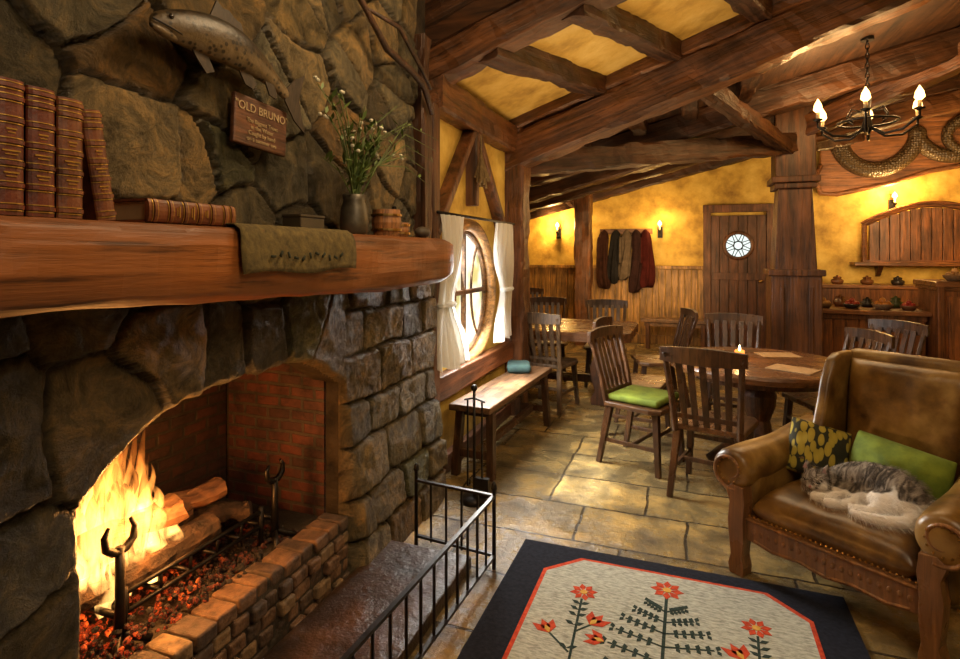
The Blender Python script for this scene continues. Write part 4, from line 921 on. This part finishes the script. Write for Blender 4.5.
mb.tube([(.15,-.03,.045),(.178,-.07,.034),(.165,-.125,.024),(.12,-.160,.021),(.06,-.175,.019),(.01,-.172,.017)],[.028,.025,.022,.020,.018,.012],10)
cb_=mb.obj('body',FUR,parent=cat,remesh=.0045)
bpy.context.view_layer.update()
me=bpy.data.meshes.new_from_object(cb_.evaluated_get(bpy.context.evaluated_depsgraph_get())); cb_.modifiers.clear(); cb_.data=me
me.polygons.foreach_set('use_smooth',[True]*len(me.polygons))
try:
    pmod=cb_.modifiers.new('fur','PARTICLE_SYSTEM'); ps=pmod.particle_system.settings
    ps.type='HAIR'; ps.count=9000; ps.hair_length=.003; ps.hair_step=3; ps.use_advanced_hair=True
    ps.brownian_factor=.0; ps.child_type='NONE'; ps.root_radius=.8; ps.tip_radius=.15; ps.radius_scale=.0010
    ps.normal_factor=.006; ps.object_align_factor=(.006,-.002,-.003); ps.factor_random=.002
except Exception as ex: print('fur',ex)
DKF=plain('dark_fur',(.02,.015,.012),.9)
MB().ball((hx+.006,hy-.061,.047),(.0065,.004,.005),0,8).obj('nose',plain('pink_nose',(.5,.2,.17),.5),parent=cat,smooth=True)
for sg in(-1,1):
    ex=hx+sg*.023+.003; MB().tube([(ex-.011,hy-.039,.066),(ex,hy-.047,.062),(ex+.011,hy-.039,.066)],[.0018,.0034,.0018],6).obj('closed_eye',DKF,parent=cat)
    MB().prism([(-.012,-.008),(.012,-.008),(.003,.018)],lambda a,b,t,sg=sg:(hx+sg*.037-.002+a*.8,hy-.007+t,.103+b),-.001,.002).obj('inner_ear',plain('ear_pink',(.35,.2,.16),.8),parent=cat)
# ---------------------------------------------------------------- back wall things
dr=root('door_1','x','door',(.70,9.66,0)); del dr['category']; del dr['label']; dr['kind']='structure'
mb=MB()
for i in range(6): mb.box((-.33+.132*i,0,1.04),(.125,.05,2.06))
ringmesh(mb,(0,-.03,1.60),.20,.03,'z',32); 
for z in(.35,1.12): mb.box((0,-.035,z),(.76,.025,.11))
d1=mb.obj('door_leaf',W_door,parent=dr,bevel=.004)
mb=MB(); mb.box((-.45,-.01,1.08),(.11,.09,2.16)); mb.box((.45,-.01,1.08),(.11,.09,2.16)); mb.box((0,-.01,2.18),(1.02,.1,.12)); mb.obj('door_frame',wood('doorframe_wood',(.20,.075,.025),'z',k=2),parent=dr,bevel=.006)
MB().add([(.19*math.cos(2*math.pi*k/32),-.036,1.6+.19*math.sin(2*math.pi*k/32)) for k in range(32)],[tuple(range(32))]).obj('round_pane',emis('bright_pane',(.85,.95,.9),1.2),parent=d1)
mb=MB(); ringmesh(mb,(0,-.042,1.6),.065,.010,'z',24)
for k in range(8):
    a=k*math.pi/4; c0=V((.065*math.cos(a),-.042,1.6+.065*math.sin(a))); 
    for da in(-.30,.30): mb.bar(c0,(.19*math.cos(a+da),-.042,1.6+.19*math.sin(a+da)),.012,.012,up=(0,1,0))
mb.obj('leading',IRON,parent=d1)
MB().ball((.31,-.06,1.05),.03).obj('door_knob',BRASS,parent=d1,smooth=True)
cr=root('coat_rail','dark wooden wall rail with pegs holding coats','coat rack',(-1.0,9.64,1.84))
MB().box((0,0,0),(.85,.03,.09)).obj('rail',W_barx,parent=cr,bevel=.004)
for i in range(5): MB().cyl((-.34+.17*i,0,0),(-.34+.17*i,-.09,.02),.012,n=8).obj('peg',W_tleg,parent=cr,smooth=True)
for i,(cc,h,nm) in enumerate([((.055,.022,.014),.98,'dark brown'),((.022,.020,.020),.88,'black'),((.15,.11,.075),.80,'grey-brown'),((.04,.018,.016),1.04,'dark maroon'),((.07,.012,.010),.94,'deep red')]):
    mb=MB(); nu=40; vs=[];fs=[]; x0=-.34+.17*i
    rows=[(.01,.015,.02),(-.03,.06,.05),(-.08,.10,.07),(-.2,.095,.08),(-.35,.085,.075),(-.5,.10,.09),(-.75,.12,.10),(-h,.13,.10)]
    for ri,(dz,wx,wy) in enumerate(rows):
        for k in range(nu):
            a=2*math.pi*k/nu; f=1+(.24*math.sin(a*6+i*2+ri*.5)+.16*math.sin(a*3+i+ri*.8))*min(1,-dz*3); vs.append((wx*math.cos(a)*f*.85+.03*math.sin(dz*4+i),-.08+wy*.8*math.sin(a)*f,dz+(.07*math.sin(a*2+i) if ri==7 else 0)))
    for r_ in range(len(rows)-1):
        for k in range(nu): fs.append((r_*nu+k,r_*nu+(k+1)%nu,(r_+1)*nu+(k+1)%nu,(r_+1)*nu+k))
    fs.append(tuple(range(nu)));fs.append(tuple((len(rows)-1)*nu+k for k in range(nu))); mb.add(vs,fs)
    s_=1 if i%2 else -1; mb.tube([(s_*.07,-.10,-.08),(s_*.09,-.13,-.3),(s_*.07,-.15,-.58)],[.04,.042,.035],8)
    tag(mb.obj('hanging_coat',nmat('coat_cloth_%d'%i,[tuple(v*.35 for v in cc),cc],ns=8,rough=1,bump=.5,spec=.1),sub=1,loc=(-1.0+x0,9.60,1.86)),nm+' coat hanging from a peg on the back wall','coat','coats on the rail')
def sconce(x,z,on,lab,y=9.66,e=14):
    r=root('wall_sconce',lab,'wall lamp',(x,y,z),0,'wall sconces')
    MB().box((0,.02,-.04),(.08,.03,.18)).tube([(0,0,-.08),(0,-.06,-.10),(0,-.10,-.06),(0,-.10,-.02)],.008,6).lathe([(.02,-.03),(.035,-.01),(.03,-.01)],c=(0,-.10,0),n=12).obj('bracket',IRON,parent=r)
    MB().lathe([(.014,-.01),(.014,.06),(.01,.062)],c=(0,-.10,0),n=10).obj('candle_tube',plain('ivory_candle',(.7,.55,.3)),parent=r,smooth=True)
    MB().tube([(0,-.10,.06),(0,-.10,.085),(0,-.10,.12),(0,-.10,.16)],[.01,.036,.030,.002],10).obj('bulb',emis('lamp_bulb',(1,.55,.18),8 if on else 1.5),parent=r,smooth=True)
    if on: light('POINT',(x,y-.16,z+.11),e,(1,.60,.20),.04)
sconce(-2.14,1.86,True,'lit candle wall sconce on the yellow plaster by the post',e=52)
sconce(-.46,1.86,True,'iron candle wall sconce beside the hanging coats',e=16)
sconce(2.72,2.20,True,'lit wall lamp below the carved wooden panel',e=52)
# ---------------------------------------------------------------- bar
bar=root('bar_counter','panelled wooden serving counter with thick polished top','counter',(1.90,7.95,0))
mb=MB(); mb.box((0,0,.39),(1.16,.5,.78))
for i in range(9): mb.box((-.52+.13*i,-.26,.40),(.115,.02,.62))
mb.box((0,-.262,.75),(1.18,.03,.07)); mb.box((0,-.262,.05),(1.18,.03,.1)); mb.obj('body',W_bar,parent=bar,bevel=.004)
MB().box((0,-.03,.805),(1.22,.64,.05)).obj('countertop',W_barx,parent=bar,bevel=.008)
cb2=root('tall_counter_cabinet','tall panelled wooden counter end with moulded top','cabinet',(2.95,7.75,0))
mb=MB(); mb.box((0,0,.56),(.86,.6,1.12)); mb.box((0,-.31,.62),(.7,.03,.8)); mb.box((-.42,-.31,.58),(.06,.05,1.1)); mb.obj('body',W_bar,parent=cb2,bevel=.006)
MB().box((0,0,1.15),(.94,.68,.06)).box((0,0,1.10),(.9,.64,.04)).obj('countertop',W_barx,parent=cb2,bevel=.01)
bs=root('back_counter','low wooden back counter along the yellow wall','counter',(2.3,9.4,0))
MB().box((0,0,.5),(1.9,.5,1.0)).obj('body',W_bar,parent=bs,bevel=.006); MB().box((0,0,1.02),(1.96,.56,.05)).obj('countertop',W_barx,parent=bs,bevel=.006)
CER=[nmat('cream_glaze',[(.25,.17,.08),(.42,.31,.17)],rough=.3),nmat('brown_glaze',[(.07,.025,.01),(.2,.08,.03)],rough=.2),nmat('dark_glaze',[(.01,.01,.01),(.04,.03,.025)],rough=.2),plain('copper_ware',(.45,.16,.06),.25,1),nmat('green_glaze',[(.03,.05,.015),(.09,.11,.035)],rough=.25)]
WICK=nmat('wicker',[(.06,.03,.012),(.30,.17,.07)],ns=60,scale=(1,1,2.5),rough=.8,bump=1,bdist=.01)
FR=[plain('fruit_red',(.33,.03,.015),.3),plain('fruit_orange',(.5,.18,.02),.4),plain('fruit_green',(.14,.2,.02),.35),plain('bread_crust',(.38,.19,.06),.7)]
def jar(loc,r,h,mi,lab):
    e=root('jar',lab,'jar',loc,0,'crockery on the bar'); MB().lathe([(r*.7,0),(r,h*.3),(r,h*.65),(r*.6,h*.85),(r*.65,h),(r*.5,h)],n=18).obj('body',CER[mi],parent=e,smooth=True)
    MB().lathe([(r*.68,h),(r*.66,h+.012),(r*.2,h+.022),(r*.2,h+.035),(.002,h+.038)],n=18).obj('lid',CER[mi],parent=e,smooth=True)
def bowl(loc,r,mi,fi_,lab):
    bk='basket' in lab
    o=MB().lathe([(r*.6,0),(r*.9,r*.35),(r,r*.6),(r*.93,r*.6),(r*.82,r*.35),(r*.5,.02)],n=20).obj('wicker_basket' if bk else 'bowl',WICK if bk else CER[mi],smooth=True,loc=loc); tag(o,lab,'basket' if bk else 'bowl','bowls and baskets on the bar')
    for k in range(6):
        a=k*2*math.pi/5; q=(0,0) if k==5 else (math.cos(a)*r*.48,math.sin(a)*r*.48)
        t=MB().ball((0,0,0),r*.33,0,10).lathe([(.002,r*.3),(.003,r*.42)],n=5).obj(('apple','orange_fruit','apple','bread_roll')[fi_],FR[fi_],smooth=True,loc=(loc[0]+q[0],loc[1]+q[1],loc[2]+r*(.58 if k<5 else .95))); tag(t,('red apple','orange fruit','green apple','round bread roll')[fi_]+' piled up on the bar counter','fruit' if fi_<3 else 'bread','fruit and bread on the bar')
for i in range(4): jar((1.45+.29*i,8.12,.83),.075,.085+.02*(i%2),(2,1,2,4)[i],['black','brown','black','dark green'][i]+' glazed squat lidded pot on the serving counter')
bowl((1.50,7.80,.83),.10,1,3,'wicker basket of bread rolls on the counter'); bowl((1.80,7.82,.83),.10,2,0,'dark bowl of red apples on the counter'); bowl((2.10,7.80,.83),.11,2,1,'wicker basket of oranges on the counter'); bowl((2.36,7.82,.83),.09,1,0,'brown bowl of red apples on the counter')
bowl((2.72,7.62,1.18),.11,1,3,'wicker basket of bread rolls on the tall cabinet'); bowl((3.0,7.62,1.18),.10,2,0,'dark bowl of apples on the tall cabinet')
for i in range(4): jar((1.6+.36*i,9.3,1.045),.08,.09,(2,1,1,2)[i],'small dark squat pot on the back counter')
sh=root('wall_shelf','long wooden wall shelf on brackets beneath the arched cupboard','shelf',(3.15,9.55,1.30))
MB().box((0,0,.03),(1.9,.30,.05)).obj('shelf_board',W_barx,parent=sh,bevel=.005)
for x_ in(-.6,.6): MB().prism([(0,0),(0,-.16),(-.04,-.14),(-.18,0)],lambda a,b,t,x_=x_:(x_+t,.14+a,b+.005),-.03,.03).obj('bracket',W_tleg,parent=sh,bevel=.004)
ap_=root('arched_cupboard','arched plank-fronted wooden wall cupboard with moulded frame','cupboard',(3.15,9.62,1.36))
def archpts(w,h0,h1,n=16): return [(-w,0)]+[(-w+2*w*i/n,h0+(h1-h0)*math.sin(math.pi*i/n)**.9) for i in range(n+1)]+[(w,0)]
mb=MB(); xs=-.74
while xs<.74:
    hh=.50+.26*math.sin(math.pi*(xs+.06+.8)/1.6)**.9; mb.box((xs+.06,-.05,hh/2),(.115,.06,hh)); xs+=.123
mb.obj('plank_doors',W_bar,parent=ap_,bevel=.004)
mb=MB(); pp=archpts(.80,.52,.80); mb.tube([(a,-.07,b) for a,b in pp],.035,8); mb.tube([(a*1.05,-.09,b+.03) for a,b in pp[1:-1]],.022,8); mb.box((0,-.08,-.0),(1.66,.1,.05)); mb.obj('arched_frame',wood('arch_wood',(.28,.10,.03),'x',k=2),parent=ap_)
cp=root('carved_serpent_panel','large carved wooden relief panel of a coiled serpent on the wall','wood carving',(1.80,9.58,2.38))
top=[(0,.62),(.05,.95),(.25,.95),(.6,1.02),(1.0,1.10),(1.5,1.14),(2.4,1.16)]; bot=[(2.4,.34),(1.7,.31),(1.3,.24),(.9,.10),(.5,.02),(.2,-.04),(0,-.02),(-.08,.2),(.0,.4)]
fxz=lambda a,b,t:(a,t,b)
MB().prism(top+bot,fxz,-.05,0.06).obj('panel',W_carve,parent=cp,bevel=.01)
def scales():
    m,nt,b=base('serpent_scales'); N=nt.nodes;L=nt.links; tc=N.new('ShaderNodeTexCoord'); v=N.new('ShaderNodeTexVoronoi'); v.inputs['Scale'].default_value=30; v.inputs['Randomness'].default_value=.4; L.new(tc.outputs['Object'],v.inputs['Vector'])
    r=ramp(nt,[(.15,.10,.045),(.09,.055,.024),(.03,.018,.008)],[.05,.5,.8]); L.new(v.outputs[0],r.inputs[0]); L.new(r.outputs[0],b.inputs['Base Color']); b.inputs['Roughness'].default_value=.35
    bp=N.new('ShaderNodeBump'); bp.invert=True; bp.inputs['Distance'].default_value=.02; bp.inputs['Strength'].default_value=.9; L.new(v.outputs[0],bp.inputs['Height']); L.new(bp.outputs[0],b.inputs['Normal']); return m
mb=MB(); pp=[];rr=[]
for i in range(150):
    t=i/149; a=t*2*2*math.pi
    pp.append((.24+1.85*t-.16*math.sin(a),-.08,.46+.22*t+.24*math.cos(a)*(1-.25*t))); rr.append(.125*(1-.35*t)*min(1,t*7+.5))
mb.tube(pp,rr,16)
hp=V(pp[0])
pp=[];rr=[]
for i in range(60):
    t=i/59; a=t*2.2*math.pi+1.0; pp.append((1.80+.36*math.cos(a)*(1-.4*t),-.12-.05*t,.68+.27*math.sin(a)*(1-.4*t))); rr.append(.085*(1-.75*t))
mb.tube(pp,rr,12)
mb.ball(hp+V((-.05,-.05,.02)),(.19,.11,.11),0,14,rot=(0,.35,0)); mb.ball(hp+V((-.17,-.05,-.06)),(.09,.07,.05),0,10); mb.ball(hp+V((-.09,-.15,.07)),(.022,.022,.022),0,8)
mb.obj('serpent_relief',scales(),parent=cp,smooth=True)
mb=MB(); mb.tube([(a,-.06,b) for a,b in top],.034,8); mb.tube([(a,-.06,b) for a,b in bot],.034,8); mb.obj('border_moulding',W_carve,parent=cp,smooth=True)
# ---------------------------------------------------------------- chandelier
CH=V((1.42,5.68,2.56))
chd=root('chandelier','black iron ring chandelier with candle-style bulbs hanging by a chain','chandelier',CH)
mb=MB().tube([(0,0,-.06),(0,0,0),(0,0,.12),(0,0,.26),(0,0,.30)],[.012,.045,.02,.03,.01],12); ringp=[(.22*math.cos(2*math.pi*k/32),.22*math.sin(2*math.pi*k/32),.05) for k in range(32)]; mb.tube(ringp,.010,8,closed=True)
mb.obj('hub',IRON,parent=chd,smooth=True)
top_z=cb(CH.x)-CH.z
mb=MB(); z=.30; i=0
while z<top_z-.02:
    pts=[]
    for k in range(10):
        a=2*math.pi*k/10; u=.014*math.cos(a); v=.028*math.sin(a); pts.append((u if i%2 else 0,0 if i%2 else u,z+.02+v))
    mb.tube(pts,.005,5,closed=True); z+=.042; i+=1
mb.cyl((0,0,top_z-.03),(0,0,top_z),.05,n=12)
mb.obj('chain',IRON,parent=chd)
BULB=emis('chandelier_bulb',(1,.55,.17),9)
for k in range(6):
    a=2*math.pi*k/6+.25; c_,s_=math.cos(a),math.sin(a); R_=.40
    am=MB().tube([(c_*.03,s_*.03,.0),(c_*.14,s_*.14,-.07),(c_*.28,s_*.28,-.06),(c_*R_,s_*R_,.02),(c_*R_,s_*R_,.07)],.011,8).tube([(c_*.05,s_*.05,.14),(c_*.13,s_*.13,.16),(c_*.17,s_*.17,.09),(c_*.12,s_*.12,.05)],.007,6).lathe([(.01,.06),(.04,.075),(.035,.085),(.012,.08)],c=(c_*R_,s_*R_,0),n=12).obj('arm',IRON,parent=chd,smooth=True)
    MB().lathe([(.015,.08),(.015,.14),(.01,.142)],c=(c_*R_,s_*R_,0),n=10).obj('candle_sleeve',plain('ivory_sleeve',(.75,.55,.3)),parent=am,smooth=True)
    MB().tube([(c_*R_,s_*R_,.14),(c_*R_,s_*R_,.165),(c_*R_,s_*R_,.21),(c_*R_,s_*R_,.26)],[.012,.036,.028,.002],10).obj('bulb',BULB,parent=am,smooth=True)
    light('POINT',CH+V((c_*R_,s_*R_,.32)),9,(1,.58,.22),.03)
# ---------------------------------------------------------------- lights
light('SUN',(-4,4,5),20,(1,.97,.9),.08,d=(.78,-.22,-1.0))
light('AREA',(-1.42,4.0,1.2),60,(1,.97,.90),.6,d=(1,-.15,-.75))
light('AREA',(-1.62,4.04,1.2),12,(.95,.97,1),.7,d=(1,0,.2))
WARM=(1,.64,.28)
light('AREA',(-.6,7.4,2.2),30,WARM,2.0,d=(0,0,-1))
light('AREA',(-.4,6.6,1.6),12,WARM,1.6,d=(0,.1,1))
light('AREA',(-.6,8.0,1.3),20,WARM,1.5,d=(0,1,.15),spread=2.2)
light('AREA',(2.4,7.2,1.9),38,WARM,1.0,d=(.2,1,.4),spread=2.2)
light('AREA',(.4,4.5,2.6),22,(1,.72,.40),1.2,d=(.1,0,-1))
light('AREA',(-.3,4.2,1.3),19,(1,.68,.34),1.8,d=(0,0,1),spread=2.6)
light('AREA',(.9,.5,2.9),31,(1,.74,.46),.9,d=(-.4,.85,-.9))
light('AREA',(-.4,2.0,3.2),27,(1,.70,.38),.4,d=(-.75,-.2,-1.0))
w=bpy.data.worlds.new('world'); sc.world=w; w.use_nodes=True
bg=w.node_tree.nodes['Background']; bg.inputs[0].default_value=(1,.76,.46,1); bg.inputs[1].default_value=.07
sc.view_settings.view_transform='Standard'; sc.view_settings.exposure=0.0
